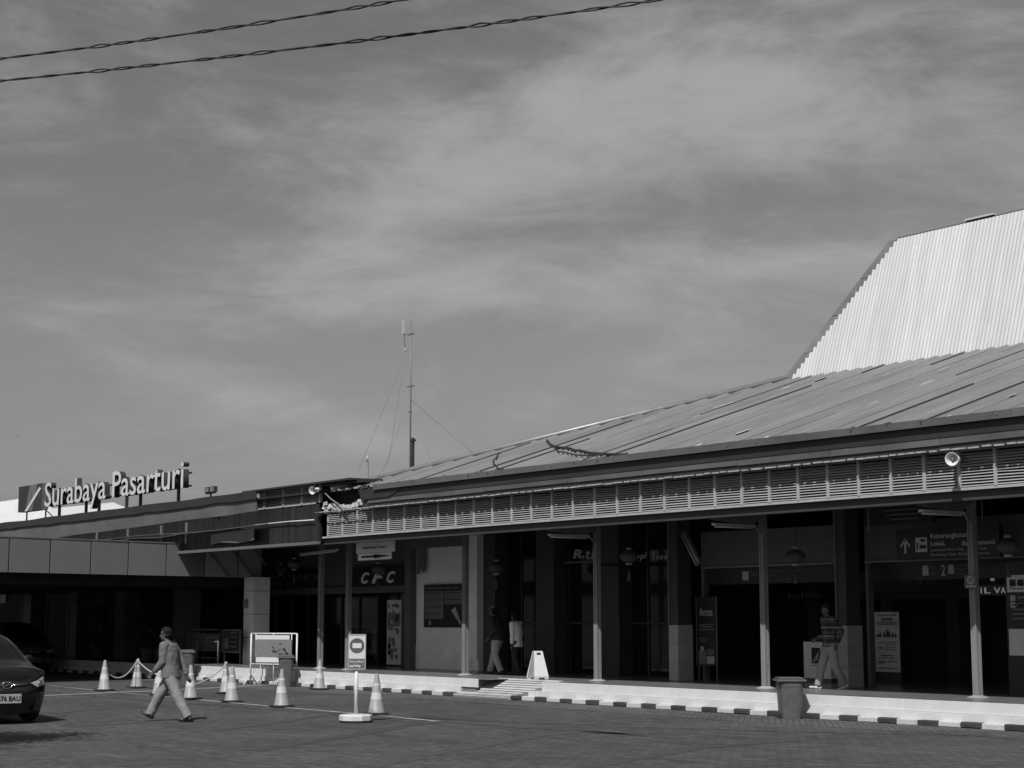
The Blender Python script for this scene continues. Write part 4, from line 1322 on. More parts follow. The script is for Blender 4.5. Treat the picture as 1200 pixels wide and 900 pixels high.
for dx in (-.16, .16):
    bb = MB(); bb.box(dx - .13, dx + .13, -.05, .06, .02, .18); add('lamp_housing', bb, M_dark, fl)
    bb = MB(); bb.box(dx - .11, dx + .11, -.056, -.051, .04, .16); add('lens', bb, M_grey, fl)
bb = MB(); bb.box(-.03, .03, -.02, .02, -.12, .02); bb.box(-.3, .3, -.02, .02, -.015, .015); add('stand', bb, M_dark, fl)

# ================================================================== mast and cables
mast = empty('radio_mast', (-48.95, 32, 6.6), 'thin guyed radio mast with small panel antennas rising behind the station roof', 'mast')
mx = -48.95
bb = MB(); bb.tube([(mx, 32, 4.2), (mx, 32, 9.5), (mx - .03, 32, 12.05)], [.032, .026, .02], 6); wpart('pole', bb, M_mast, mast)
bb = MB(); p = PY(474, 383, 32); bb.box(p.x - .11, p.x + .08, 31.95, 32.05, p.z - .26, p.z + .22); wpart('panel_antenna', bb, M_dim, mast)
bb = MB(); p = PY(475, 409.5, 32); bb.box(p.x - .08, p.x + .14, 31.97, 32.03, p.z - .05, p.z + .05); wpart('small_antenna', bb, M_dim, mast)
for y, w in ((392, .25), (453, .28), (483, .12)):
    p = PY(480, y, 32); bb = MB(); bb.box(p.x - w * .5, p.x + w, 31.98, 32.02, p.z - .02, p.z + .02); wpart('cross_arm', bb, M_mast, mast)
bb = MB(); bb.tube([PY(474.5, 392, 32), PY(473.5, 402, 32), PY(476, 409, 32)], .012, 4); wpart('cable', bb, M_wire, mast)
for (x0, y0, x1, y1) in ((478, 395, 455, 545), (481, 395, 520, 470), (520, 470, 556, 535), (482, 469, 558, 534), (482, 480, 507, 547), (479, 470, 449, 552), (478, 410, 420, 552)):
    bb = MB(); bb.tube([PY(x0, y0, 32), PY(x1, y1, 32)], .0045 if (x0, y0) != (482, 469) else .010, 4); wpart('guy_wire', bb, M_mast, mast)
pole2 = empty('stub_pole', (mx + .2, 31.5, 6), 'short dark pole with clamps standing at the foot of the radio mast', 'pole')
p = PY(483.5, 556, 31.5); q = PY(484, 513, 31.5)
bb = MB(); bb.box(p.x - .045, p.x + .045, 31.46, 31.54, 4.2, q.z); wpart('shaft', bb, M_dark, pole2)
for y in (516, 551):
    z = PY(484, y, 31.5).z; bb = MB(); bb.box(p.x - .12, p.x + .12, 31.44, 31.56, z - .03, z + .03); wpart('clamp', bb, M_dark, pole2)
ant2 = empty('whip_antenna', (-51.75, 32, 6.6), 'small whip antenna with a white tip left of the radio mast', 'antenna')
p = PY(431, 556, 32)
bb = MB(); bb.tube([(p.x, 32, 4.2), (p.x, 32, PY(431, 541, 32).z)], .03, 5); wpart('stem', bb, M_mast, ant2)
bb = MB(); bb.tube([(p.x - .04, 32, PY(430, 541, 32).z), (p.x - .04, 32, PY(430, 534, 32).z)], .035, 6); wpart('tip', bb, M_dim, ant2)

def twisted(pts_px, Ya_, Yb_, label):
    # smooth quadratic curve through photo points, continued past both ends
    (x0, y0), (x1, y1), (x2, y2) = pts_px
    def yq(x):
        return (y0 * (x - x1) * (x - x2) / ((x0 - x1) * (x0 - x2)) + y1 * (x - x0) * (x - x2) / ((x1 - x0) * (x1 - x2)) + y2 * (x - x0) * (x - x1) / ((x2 - x0) * (x2 - x1)))
    pc = empty('power_cable', PY(x1, y1, (Ya_ + Yb_) / 2), label, 'cable', 'twisted power cables crossing the sky')
    n = 840
    c0 = [PY(x, yq(x), Ya_ + (Yb_ - Ya_) * (x / 770)) for x in [-650 + i * (2600 / n) for i in range(n + 1)]]
    for ph in (0, PI):
        P = []
        for i, q in enumerate(c0):
            amp = .013 + .006 * math.sin(i * .13) + .004 * math.sin(i * .31)
            a = i * .30 + .8 * math.sin(i * .05) + ph
            P.append(q + Vector((0, math.cos(a) * amp, math.sin(a) * amp)))
        bb = MB(); bb.tube(P, .0115, 5); wpart('strand', bb, M_wire, pc)
twisted([(0, 68.7), (200, 42.5), (470, 0)], 9.0, 13.0, 'upper twisted black cable crossing the top left of the sky')
twisted([(0, 94.7), (467, 42), (770, 0)], 9.2, 13.2, 'lower longer twisted black cable crossing the top left of the sky')
# loose wires over the lower roof eave
def onroof(x, y, lift=.06):
    r = ray(x, y); t = (ZE + lift - SL * 22.0 - CAM_H) / (r.z - SL * r.y); return CP + r * t
lwire = empty('loose_roof_wire', (-34.5, 23.5, 5.5), 'ragged dark wire bundle trailing over the grey roof edge', 'wire')
bb = MB(); bb.tube([onroof(*q) for q in ((641, 516), (645, 521), (652, 524), (668, 525.5), (674, 528), (680, 528), (692, 531), (706, 532), (727, 533), (735, 532))], .03, 5); wpart('strand', bb, M_wire, lwire)
bb = MB(); bb.tube([onroof(*q) for q in ((649, 523), (654, 529), (662, 530), (675, 533), (690, 534), (706, 533))], .016, 5); wpart('strand', bb, M_wire, lwire)
lw2 = empty('curled_roof_wire', (-35, 24.3, 5.6), 'thin curled wire hanging from the hip down the grey roof', 'wire')
bb = MB(); bb.tube([onroof(*q) for q in ((586, 531), (583, 533), (582, 536), (578, 540), (578, 543), (582, 546), (583, 549), (590, 549.5))], .016, 5); wpart('strand', bb, M_wire, lw2)

# ================================================================== traffic cones
cone = empty('traffic_cone', (0, 0, 0), 'x', 'traffic cone', 'traffic cones closing off the forecourt')
def coneprof(z): return .155 + (.035 - .155) * (z / .72)
bb = MB()
pts_ = [(-.2, -.2), (.2, -.2), (.2, .2), (-.2, .2)]
bb.box(-.205, .205, -.205, .205, 0, .03)
bmesh.ops.bevel(bb.bm, geom=[e for e in bb.bm.edges if abs(e.verts[0].co.z - e.verts[1].co.z) > .01], offset=.05, segments=2, affect='EDGES')
add('base', bb, M_rub, cone)
bb = MB(); bb.lathe([(.165, .03), (.16, .045), (coneprof(.06), .06), (coneprof(.72), .72), (.032, .735), (.018, .737), (.016, .70)], 24, capt=False); add('body', bb, M_coneb, cone)
bb = MB(); bb.lathe([(coneprof(.27) + .004, .27), (coneprof(.40) + .004, .40)], 24, capb=False, capt=False); add('sleeve', bb, M_cones, cone)
bb = MB(); bb.lathe([(coneprof(.52) + .003, .52), (coneprof(.56) + .003, .56)], 24, capb=False, capt=False); add('band', bb, M_cones, cone)
cones = [(122, 810, 'plain cone at the left end of the chain beside the black car'), (160, 806.5, 'cone in the middle of the chain left of the walking man', ),
         (186, 815, 'cone half hidden by the walking man hand'), (223, 820, 'cone just right of the walking man back'),
         (265, 813, 'back cone of the close pair holding the chain end'), (271.5, 823, 'front cone of the close pair on the white line'),
         (330, 829, 'cone on the white line below the barrier'), (374, 808.5, 'cone near the platform below the twin thin posts'), (441, 838, 'nearest cone right of the no entry sign')]
cpos = []
for i, c_ in enumerate(cones):
    p = G(c_[0], c_[1]); p.z = .014
    cpos.append(p.copy())
    if i == 0:
        cone.location = p; cone['label'] = c_[2]; cone.rotation_euler = (0, 0, .3)
    else:
        o = copy_tree(cone, p, random.uniform(0, 1.5), c_[2]); o.rotation_euler = (random.uniform(-.03, .03), random.uniform(-.03, .03), o.rotation_euler.z)
# chains
def chain(a, b_, sag, label):
    ch_ = empty('plastic_chain', a, label, 'chain', 'plastic chains between cones')
    n = 60; bb = MB()
    ln = (b_ - a).length
    k = 0
    for i in range(n):
        t0_, t1_ = i / n, (i + 1) / n
        P0 = a.lerp(b_, t0_); P1 = a.lerp(b_, t1_)
        P0.z -= sag * 4 * t0_ * (1 - t0_); P1.z -= sag * 4 * t1_ * (1 - t1_)
        d = (P1 - P0)
        side = d.cross(Vector((0, 0, 1)) if i % 2 else Vector((.3, 1, .2))).normalized() * .013
        c0_ = P0 - d * .12; c1_ = P1 + d * .12
        bb.tube([c0_, c0_.lerp(c1_, .25) + side, c0_.lerp(c1_, .75) + side, c1_, c0_.lerp(c1_, .75) - side, c0_.lerp(c1_, .25) - side, c0_], .007, 4)
    o = wpart('links', bb, M_plasw, ch_); o['kind'] = 'stuff'
def ctop(i, dz=.70): return cpos[i] + Vector((0, 0, dz))
chain(ctop(0, .52), ctop(1), .32, 'sagging white chain between the two cones left of the walking man')
chain(ctop(1), ctop(2, .45), .06, 'white chain running from the middle cone behind the walking man hand')
chain(ctop(3, .30), ctop(4), .10, 'white chain rising to the back cone of the close pair')

# ================================================================== no entry sign on a stand
ne = empty('no_entry_sign', G(417, 846.5), 'white post sign with a no entry disc standing on a round base', 'sign')
ne.location.z = 0.012
face_dir = math.atan2(-ne.location.y, -ne.location.x)
rz = face_dir + PI / 2 + R(4)
ne.rotation_euler = (0, 0, rz)
bb = MB(); bb.lathe([(.285, 0), (.285, .10), (.27, .12), (.05, .13)], 10, smooth=False); add('base', bb, M_white, ne)
bb = MB(); bb.lathe([(.288, .0), (.288, .025)], 10, smooth=False); add('base_ring', bb, M_rub, ne)
bb = MB(); bb.tube([(0, 0, .1), (0, 0, 1.0)], .033, 12); add('pole', bb, M_white, ne)
bb = MB(); bb.box(-.148, .148, -.045, -.02, .88, 1.47); add('panel', bb, M_white, ne)
rim = MB()
for a in ((-.153, -.141, .875, 1.475), (.141, .153, .875, 1.475)): rim.box(a[0], a[1], -.052, -.015, a[2], a[3])
rim.box(-.141, .141, -.052, -.015, .875, .89); rim.box(-.141, .141, -.052, -.015, 1.46, 1.475)
add('frame', rim, M_conc, ne)
Mx = Matrix.Rotation(PI / 2, 4, 'X')
bb = MB(); bb.lathe([(.126, 0), (.126, .004)], 32, (0, -.046, 1.28), M=Mx); d_ = add('disc', bb, M_bin, ne)
bb = MB(); bb.box(-.077, .077, -.058, -.0505, 1.237, 1.323); add('bar', bb, M_white, ne)
bb = MB(); bb.box(-.135, .135, -.052, -.046, .90, 1.06); add('text_panel', bb, M_walld, ne)
marks('print_row', ne, -.12, .09, .915, .955, -.0525, M_white, 3, True)
for t, z in (('Dilarang Masuk', .985),):
    add('letter', fit_text(t, -.12, .12, z, z + .045, -.0535, .002, .01), M_white, ne)

# ================================================================== tube barrier with a sign panel
ba = empty('tube_barrier', G(320, 803.5), 'white tubular barrier with a weathered sign panel standing before the platform', 'barrier')
ba.location.z = 0.01
a, c_ = G(291, 803), G(349, 804.5)
ba.rotation_euler = (0, 0, math.atan2((c_ - a).y, (c_ - a).x))
wB = (c_ - a).length / 2 * .93
z0, z1 = .55, 1.36
def tb(name, p, r=.02, mt=M_white): 
    bb = MB(); bb.tube(p, r, 8); return add(name, bb, mt, ba)
for s_ in (-1, 1):
    tb('leg', [(s_ * wB, 0, 0), (s_ * wB, 0, z1)], .024)
    tb('foot', [(s_ * wB, -.28, .0), (s_ * wB, 0, .28), (s_ * wB, .28, 0)])
for z in (z1, z0): tb('rail', [(-wB, 0, z), (wB, 0, z)])
for x in (-wB * .78, 0, wB * .78): tb('upright', [(x, -.01, z0), (x, -.01, z1)], .014)
for x in (-.45, 0, .45): tb('lower_bar', [(x, .0, .03), (x, 0, z0)], .008)
bb = MB(); bb.box(-wB * .80, wB * .80, -.035, -.02, .74, 1.20); sgp = add('panel', bb, M_grey, ba)
for za, zb in ((1.205, 1.32), (.60, .735)):
    bb = MB(); bb.box(-wB * .74, wB * .70, -.03, -.018, za, zb); add('white_strip', bb, M_white, ba)
rg = random.Random(9)
for k in range(16):
    x = rg.uniform(-.05, wB * .7); z = rg.uniform(.82, 1.12)
    bb = MB(); bb.box(-.05, .05, -.0005 * k - .0375, -.0355 - .0005 * k, -.012, .012, M=Matrix.Translation((x, 0, z)) @ Matrix.Rotation(rg.uniform(-.8, .8), 4, 'Y'))
    add('stroke', bb, M_ink, ba)
dbx = empty('broken_stone_pile', G(352, 802.5), 'small heap of pale rubble beside the barrier foot', 'rubble')
rg = random.Random(2)
for k in range(9):
    bb = MB(); s_ = rg.uniform(.04, .10)
    bmesh.ops.create_icosphere(bb.bm, subdivisions=1, radius=s_)
    for v in bb.bm.verts: v.co *= rg.uniform(.7, 1.2)
    add('stone', bb, (M_conc, M_kb, M_kw)[k % 3], dbx, (rg.uniform(-.35, .35), rg.uniform(-.2, .2), s_ * .6 + (.08 if k < 3 else 0)))

# ================================================================== bins
def make_bin(p, hgt, w, label, rz=0.0):
    bn = empty('rubbish_bin', p, label, 'bin', None, rz)
    bb = MB()
    secs = [(.0, .80), (.06, .82), (.75, .97), (.80, 1.0), (.90, 1.0)]
    rings = []
    n = 24
    for f, k in secs:
        ring = []
        for i in range(n):
            a = 2 * PI * i / n
            cx_, sy_ = math.cos(a), math.sin(a)
            pw = .45
            ring.append(((abs(cx_) ** pw) * (1 if cx_ > 0 else -1) * w / 2 * k, (abs(sy_) ** pw) * (1 if sy_ > 0 else -1) * w / 2 * k * .85, f * hgt))
        rings.append(bb.verts(ring))
    for a, c_ in zip(rings[:-1], rings[1:]):
        for i in range(n): bb.bm.faces.new([a[i], a[(i + 1) % n], c_[(i + 1) % n], c_[i]])
    bb.bm.faces.new(rings[0]); bb.bm.faces.new(rings[-1])
    add('body', bb, M_bin, bn)
    bb = MB(); bb.box(-w * .56, w * .56, -w * .49, w * .49, hgt * .90, hgt * .96)
    bb.box(-w * .50, w * .50, -w * .42, w * .42, hgt * .96, hgt * 1.0)
    bmesh.ops.bevel(bb.bm, geom=list(bb.bm.edges), offset=.012, segments=2, affect='EDGES'); add('lid', bb, M_steel, bn)
    bb = MB(); bb.box(-w * .3, w * .3, -w * .44, -w * .40, .02, .12 * hgt); add('pedal_recess', bb, M_ink, bn)
    for s_ in (-1, 1):
        bb = MB(); bb.tube([(s_ * w * .35, w * .40, .06), (s_ * w * .42, w * .40, .06)], .06, 12); add('wheel', bb, M_rub, bn)
    return bn
p = PY(925.5, 820, 22.25)
make_bin(Vector((p.x, 22.25, .0)), .72, .52, 'weathered grey bin with pale lid at the kerb right of the fourth post', R(-35))
p = PY(335, 790, 22.25)
make_bin(Vector((p.x, 22.25, 0)), .82, .46, 'dark bin standing behind the tubular barrier', R(-30))
p = PY(219, 780, 22.25)
make_bin(Vector((p.x, 22.25, 0)), .88, .5, 'pale lidded bin behind the walking man at the platform edge', R(-30))

# ================================================================== wet floor stand
wf = empty('wet_floor_stand', G(630, 796, H), 'white folding wet floor caution stand on the platform above the ramp', 'caution stand', rz=R(74))
for s_ in (-1, 1):
    bb = MB()
    top, bot = Vector((0, s_ * .03, .62)), Vector((0, s_ * .22, 0))
    n_ = Vector((0, s_ * 1, .3)).normalized() * .02
    q = [Vector((-.10, top.y, top.z)), Vector((.10, top.y, top.z)), Vector((.17, bot.y, .07)), Vector((.17, bot.y, 0)), Vector((.09, bot.y, 0)), Vector((.07, bot.y, .04)), Vector((-.07, bot.y, .04)), Vector((-.09, bot.y, 0)), Vector((-.17, bot.y, 0)), Vector((-.17, bot.y, .07))]
    bb.prism(q, Vector((0, 0, 0)), n_); pl = add('leaf', bb, M_white, wf)
    # print on it
    for (x0, x1, t0, t1, mt) in ((-.05, .05, .86, .94, M_ink), (-.07, .07, .68, .74, M_bin), (-.07, .07, .58, .64, M_bin), (-.045, .045, .30, .52, M_bin)):
        a0, a1 = bot.lerp(top, t0), bot.lerp(top, t1)
        bb = MB(); bb.prism([Vector((x0, a0.y, a0.z)), Vector((x1, a0.y, a0.z)), Vector((x1 * .9, a1.y, a1.z)), Vector((x0 * .9, a1.y, a1.z))], n_ * 1.02, n_ * 1.16); add('print_mark' if mt is not M_ink else 'handle_slot', bb, mt, wf)

# ================================================================== banners, logo counter
bn = empty('standing_banner', G(828, 791.5, H), 'narrow dark banner on a stand headed Access beside the middle column', 'banner')
bn.location = (-28.5, 26.0, H)
Yb = 26.0
p, q = PY(817, 780, Yb), PY(839, 699, Yb)
bb = MB(); bb.box(p.x, q.x, Yb, Yb + .02, p.z, q.z); wpart('panel', bb, M_signd, bn)
for X in (p.x + .03, q.x - .03): 
    bb = MB(); bb.box(X - .012, X + .012, Yb + .02, Yb + .04, H, q.z); wpart('leg', bb, M_steel, bn)
for x in (p.x - .004, q.x + .004): 
    bb = MB(); bb.box(x - .008, x + .008, Yb - .005, Yb + .02, p.z, q.z); wpart('edge', bb, M_grey, bn)
W_ = q.x - p.x; Hh = q.z - p.z
wpart('letter', fit_text('Access', p.x + .15 * W_, q.x - .18 * W_, q.z - .28 * Hh, q.z - .16 * Hh, Yb - .003, .003, .01), M_dim, bn)
for k, (z, w) in enumerate(((.40, .7), (.43, .6), (.47, .7), (.60, .4), (.64, .35))):
    bb = MB(); bb.box(p.x + .15 * W_, p.x + (.15 + w) * W_, Yb - .006, Yb - .001, q.z - z * Hh - .02, q.z - z * Hh); wpart('text_line', bb, M_grey, bn)
for (u0, u1, v0, v1, mt) in ((.1, .45, .78, .97, M_grey), (.5, .88, .86, .97, M_dim), (.5, .85, .76, .84, M_walld), (.2, .35, .72, .78, M_dim), (.1, .5, .99, 1.0, M_grey)):
    bb = MB(); bb.box(p.x + u0 * W_, p.x + u1 * W_, Yb - .008, Yb - .001, q.z - v1 * Hh, q.z - v0 * Hh); wpart('picture_shape', bb, mt, bn)

ps = empty('white_info_poster', G(1040, 800, H), 'white standing poster with a row of dark figures right of the checked man', 'poster')
ps.location.z = H
Yb = ps.location.y
p, q = PY(1026.5, 787, Yb), PY(1053, 717, Yb)
bb = MB(); bb.box(p.x, q.x, Yb, Yb + .02, p.z, q.z); wpart('panel', bb, M_paper, ps)
bb = MB(); bb.box(p.x + .02, q.x - .02, Yb + .03, Yb + .08, H, p.z + .2); wpart('stand', bb, M_dark, ps)
W_ = q.x - p.x; Hh = q.z - p.z
for (u0, u1, v0, v1, mt) in ((.28, .75, .10, .15, M_grey), (.1, .92, .17, .19, M_walld), (.1, .92, .20, .215, M_walld), (.12, .9, .50, .515, M_walld), (.4, .85, .54, .555, M_grey), (.4, .85, .58, .595, M_grey), (.4, .85, .62, .635, M_grey), (.15, .3, .58, .62, M_grey), (.2, .75, .72, .735, M_ink), (.15, .8, .76, .775, M_walld), (.12, .4, .82, .86, M_grey), (.5, .88, .82, .835, M_walld), (.1, .9, .93, .945, M_walld)):
    bb = MB(); bb.box(p.x + u0 * W_, p.x + u1 * W_, Yb - .006, Yb - .001, q.z - v1 * Hh, q.z - v0 * Hh); wpart('print_mark', bb, mt, ps)
for k, u in enumerate((.12, .22, .38, .5, .58, .72, .84)):
    h_ = (.05, .07, .09, .13, .10, .07, .05)[k]
    bb = MB(); bb.prism([(p.x + (u - .05) * W_, Yb - .001, q.z - .42 * Hh), (p.x + (u + .06) * W_, Yb - .001, q.z - .42 * Hh), (p.x + (u + .03) * W_, Yb - .001, q.z - (.42 - h_) * Hh), (p.x + (u - .01) * W_, Yb - .001, q.z - (.42 - h_) * Hh)], Vector((0, 0, 0)), Vector((0, -.005, 0))); wpart('figure_shape', bb, M_ink, ps)
marks('print_row', ps, p.x + .1 * W_, q.x - .1 * W_, q.z - .075 * Hh, q.z - .04 * Hh, Yb - .003, M_grey, 35)

kc = empty('white_counter', G(958, 799.5, H), 'white counter box with a dark square bird logo behind the checked man', 'counter')
kc.location.z = H
Yb = kc.location.y
p, q = PY(942.5, 797, Yb), PY(973, 752.5, Yb)
bb = MB(); bb.box(p.x, q.x, Yb, Yb + .5, H + .08, q.z); wpart('body', bb, M_wall, kc)
bb = MB(); bb.box(p.x + .02, q.x - .02, Yb + .03, Yb + .48, H, H + .08); wpart('plinth', bb, M_steel, kc)
W_ = q.x - p.x; Hh = q.z - p.z
bb = MB(); bb.box(p.x + .3 * W_, p.x + .62 * W_, Yb - .006, Yb - .001, p.z + .44 * Hh, p.z + .85 * Hh); lg = wpart('logo_square', bb, M_ink, kc)
bb = MB()
for tri in (((.34, .50), (.60, .80), (.44, .50)), ((.36, .47), (.46, .62), (.41, .47)), ((.44, .55), (.60, .82), (.52, .52))):
    bb.prism([(p.x + u * W_, Yb - .007, p.z + v_ * Hh) for u, v_ in tri], Vector((0, 0, 0)), Vector((0, -.004, 0)))
wpart('bird_shape', bb, M_paper, lg)
bb = MB(); bb.box(p.x + .3 * W_, p.x + .66 * W_, Yb - .006, Yb - .001, p.z + .38 * Hh, p.z + .40 * Hh); wpart('text_line', bb, M_grey, kc)

# sandwich board and trolleys in the dark left bay
sb = empty('menu_board', G(270, 777, H), 'framed dark menu board leaning beside the grey canopy column', 'board')
sb.location.z = H; sb.location.y = min(sb.location.y, 24.6)
Yb = 24.4
p, q = PY(261, 764, Yb), PY(281, 739, Yb)
bb = MB(); bb.box(p.x, q.x, Yb, Yb + .03, p.z, q.z); wpart('panel', bb, M_signd, sb)
for (a, c_, z0_, z1_) in ((p.x - .05, p.x, p.z, q.z + .03), (q.x, q.x + .05, p.z, q.z + .03), (p.x, q.x, p.z - .02, p.z + .03), (p.x, q.x, q.z - .01, q.z + .04)):
    bb = MB(); bb.box(a, c_, Yb - .015, Yb + .035, z0_, z1_); wpart('frame', bb, M_steel, sb)
for X in (p.x + .03, q.x - .03):
    bb = MB(); bb.box(X - .02, X + .02, Yb + .03, Yb + .06, H, p.z); wpart('leg', bb, M_steel, sb)
W_ = q.x - p.x
bb = MB(); bb.box(p.x + .05 * W_, p.x + .35 * W_, Yb - .006, Yb - .001, p.z + .1, p.z + .42); wpart('picture_shape', bb, M_grey, sb)
for k in range(4):
    bb = MB(); bb.box(p.x + .45 * W_, p.x + .85 * W_, Yb - .006, Yb - .001, p.z + .15 + k * .14, p.z + .18 + k * .14); wpart('text_line', bb, M_grey, sb)

rl = empty('platform_railing', (-48.6, 23.9, H), 'dark metal railing before the luggage trolleys under the canopy', 'railing')
Yr = 23.9
a, c_ = PY(206, 760, Yr).x, PY(255.5, 760, Yr).x
zt_ = PY(230, 747, Yr).z
for z in (zt_, zt_ - .12): 
    bb = MB(); bb.tube([(a, Yr, z), (c_, Yr, z)], .018, 6); wpart('rail', bb, M_walld, rl)
for X in (a, (a + c_) / 2, c_):
    bb = MB(); bb.tube([(X, Yr, H), (X, Yr, zt_)], .022, 6); wpart('upright', bb, M_steel, rl)
tr = empty('luggage_trolley', (0, 0, 0), 'x', 'trolley', 'row of nested luggage trolleys under the canopy')
def tt(name, p, r=.016, mt=M_steel): 
    bb = MB(); bb.tube(p, r, 6); return add(name, bb, mt, tr)
for s_ in (-1, 1):
    tt('side_bar', [(s_ * .26, .35, .05), (s_ * .26, .40, .95), (s_ * .24, .44, 1.02)])
    tt('deck_bar', [(s_ * .26, .35, .18), (s_ * .16, -.45, .14)])
    bb = MB(); bb.tube([(s_ * .24 - .02, .35, .07), (s_ * .24 + .02, .35, .07)], .07, 12); add('wheel', bb, M_rub, tr)
tt('handle', [(-.26, .44, 1.02), (.26, .44, 1.02)], .022, M_post)
bb = MB(); bb.box(-.24, .24, .37, .39, .35, .9); add('back_panel', bb, M_walld, tr)
bb = MB(); bb.box(-.2, .2, -.4, .33, .15, .17); add('deck', bb, M_walld, tr)
bb = MB(); bb.tube([(-.02, -.42, .06), (.02, -.42, .06)], .06, 12); add('front_wheel', bb, M_rub, tr)
ords = ('leftmost', 'second from left', 'third from left', 'rightmost')
for i, x in enumerate((231, 237, 243, 250)):
    p = PY(x, 760, 24.5); p.z = H
    lb = 'dim metal luggage trolley, %s of the nested row behind the railing' % ords[i]
    if i == 0: tr.location = p; tr['label'] = lb; tr.rotation_euler = (0, 0, R(70))
    else: copy_tree(tr, p, R(70), lb)

# potted shrubs in the dark under the canopy
def shrub(p, hgt, n, seed, label):
    rg = random.Random(seed)
    sh = empty('potted_shrub', p, label, 'plant')
    bb = MB(); bb.lathe([(.18, 0), (.25, .38), (.26, .40), (.22, .40), (.2, .36)], 16); add('pot', bb, M_walld, sh)
    bb = MB()
    for k in range(5):
        a = rg.uniform(0, 2 * PI); bb.tube([(0, 0, .3), (.1 * math.cos(a), .1 * math.sin(a), hgt * .5), (.35 * math.cos(a), .35 * math.sin(a), hgt * .85)], [.02, .015, .006], 5)
    add('stem', bb, M_bark, sh)
    bb = MB()
    for k in range(n):
        a = rg.uniform(0, 2 * PI); r = rg.uniform(0, .6) ** .7; z = .4 + rg.random() * (hgt - .4)
        c0_ = Vector((r * math.cos(a) * .8, r * math.sin(a) * .8, z)); d = Vector((rg.gauss(0, 1), rg.gauss(0, 1), rg.gauss(.2, .7))).normalized()
        s_ = d.cross(Vector((rg.random(), rg.random(), rg.random()))).normalized() * .035; l = rg.uniform(.1, .2)
        bb.face([c0_, c0_ + d * l * .5 + s_, c0_ + d * l, c0_ + d * l * .5 - s_])
    add('foliage', bb, M_leaf, sh)['kind'] = 'stuff'
for i, (x, hgt) in enumerate(((172, 1.5), (115, 1.8), (187, 1.2))):
    p = PY(x, 770, 24.2 + .2 * i); p.z = H
    shrub(p, hgt, 700, i, ('tall leafy potted shrub between two canopy columns in the dark', 'leafiest potted shrub left of the second canopy column', 'low potted shrub behind the chain and the walking man')[i])

# street tree outside the frame whose shade falls across the forecourt corner
def tree(p, label):
    rg = random.Random(21)
    t_ = empty('street_tree', p, label, 'tree')
    bb = MB(); bb.tube([(0, 0, 0), (.05, .02, 1.2), (0, .08, 2.4), (.1, 0, 3.4)], [.14, .11, .09, .05], 9)
    for k in range(9):
        a = rg.uniform(0, 2 * PI); z = rg.uniform(2.0, 3.2); bb.tube([(.03, .04, z), (.6 * math.cos(a), .6 * math.sin(a), z + .6), (1.1 * math.cos(a), 1.1 * math.sin(a), z + 1.0)], [.05, .03, .012], 6)
    add('trunk', bb, M_bark, t_)
    bb = MB()
    cl_ = [(rg.uniform(0, 2 * PI), rg.uniform(.2, 1.25), rg.uniform(2.7, 4.3)) for k in range(42)]
    for k in range(9000):
        a, r, z = rg.choice(cl_); s = .28
        c0_ = Vector((r * math.cos(a) + rg.gauss(0, s), r * math.sin(a) + rg.gauss(0, s), z + rg.gauss(0, s * .7)))
        d = Vector((rg.gauss(0, 1), rg.gauss(0, 1), rg.gauss(0, .7))).normalized(); s_ = d.cross(Vector((rg.random(), rg.random(), 1))).normalized() * .03
        bb.face([c0_, c0_ + d * .06 + s_, c0_ + d * .13, c0_ + d * .06 - s_])
    add('crown', bb, M_leaf, t_)['kind'] = 'stuff'
tree(Vector((-23.6, 6.4, 0)), 'small leafy street tree just outside the left edge, shading the forecourt corner')

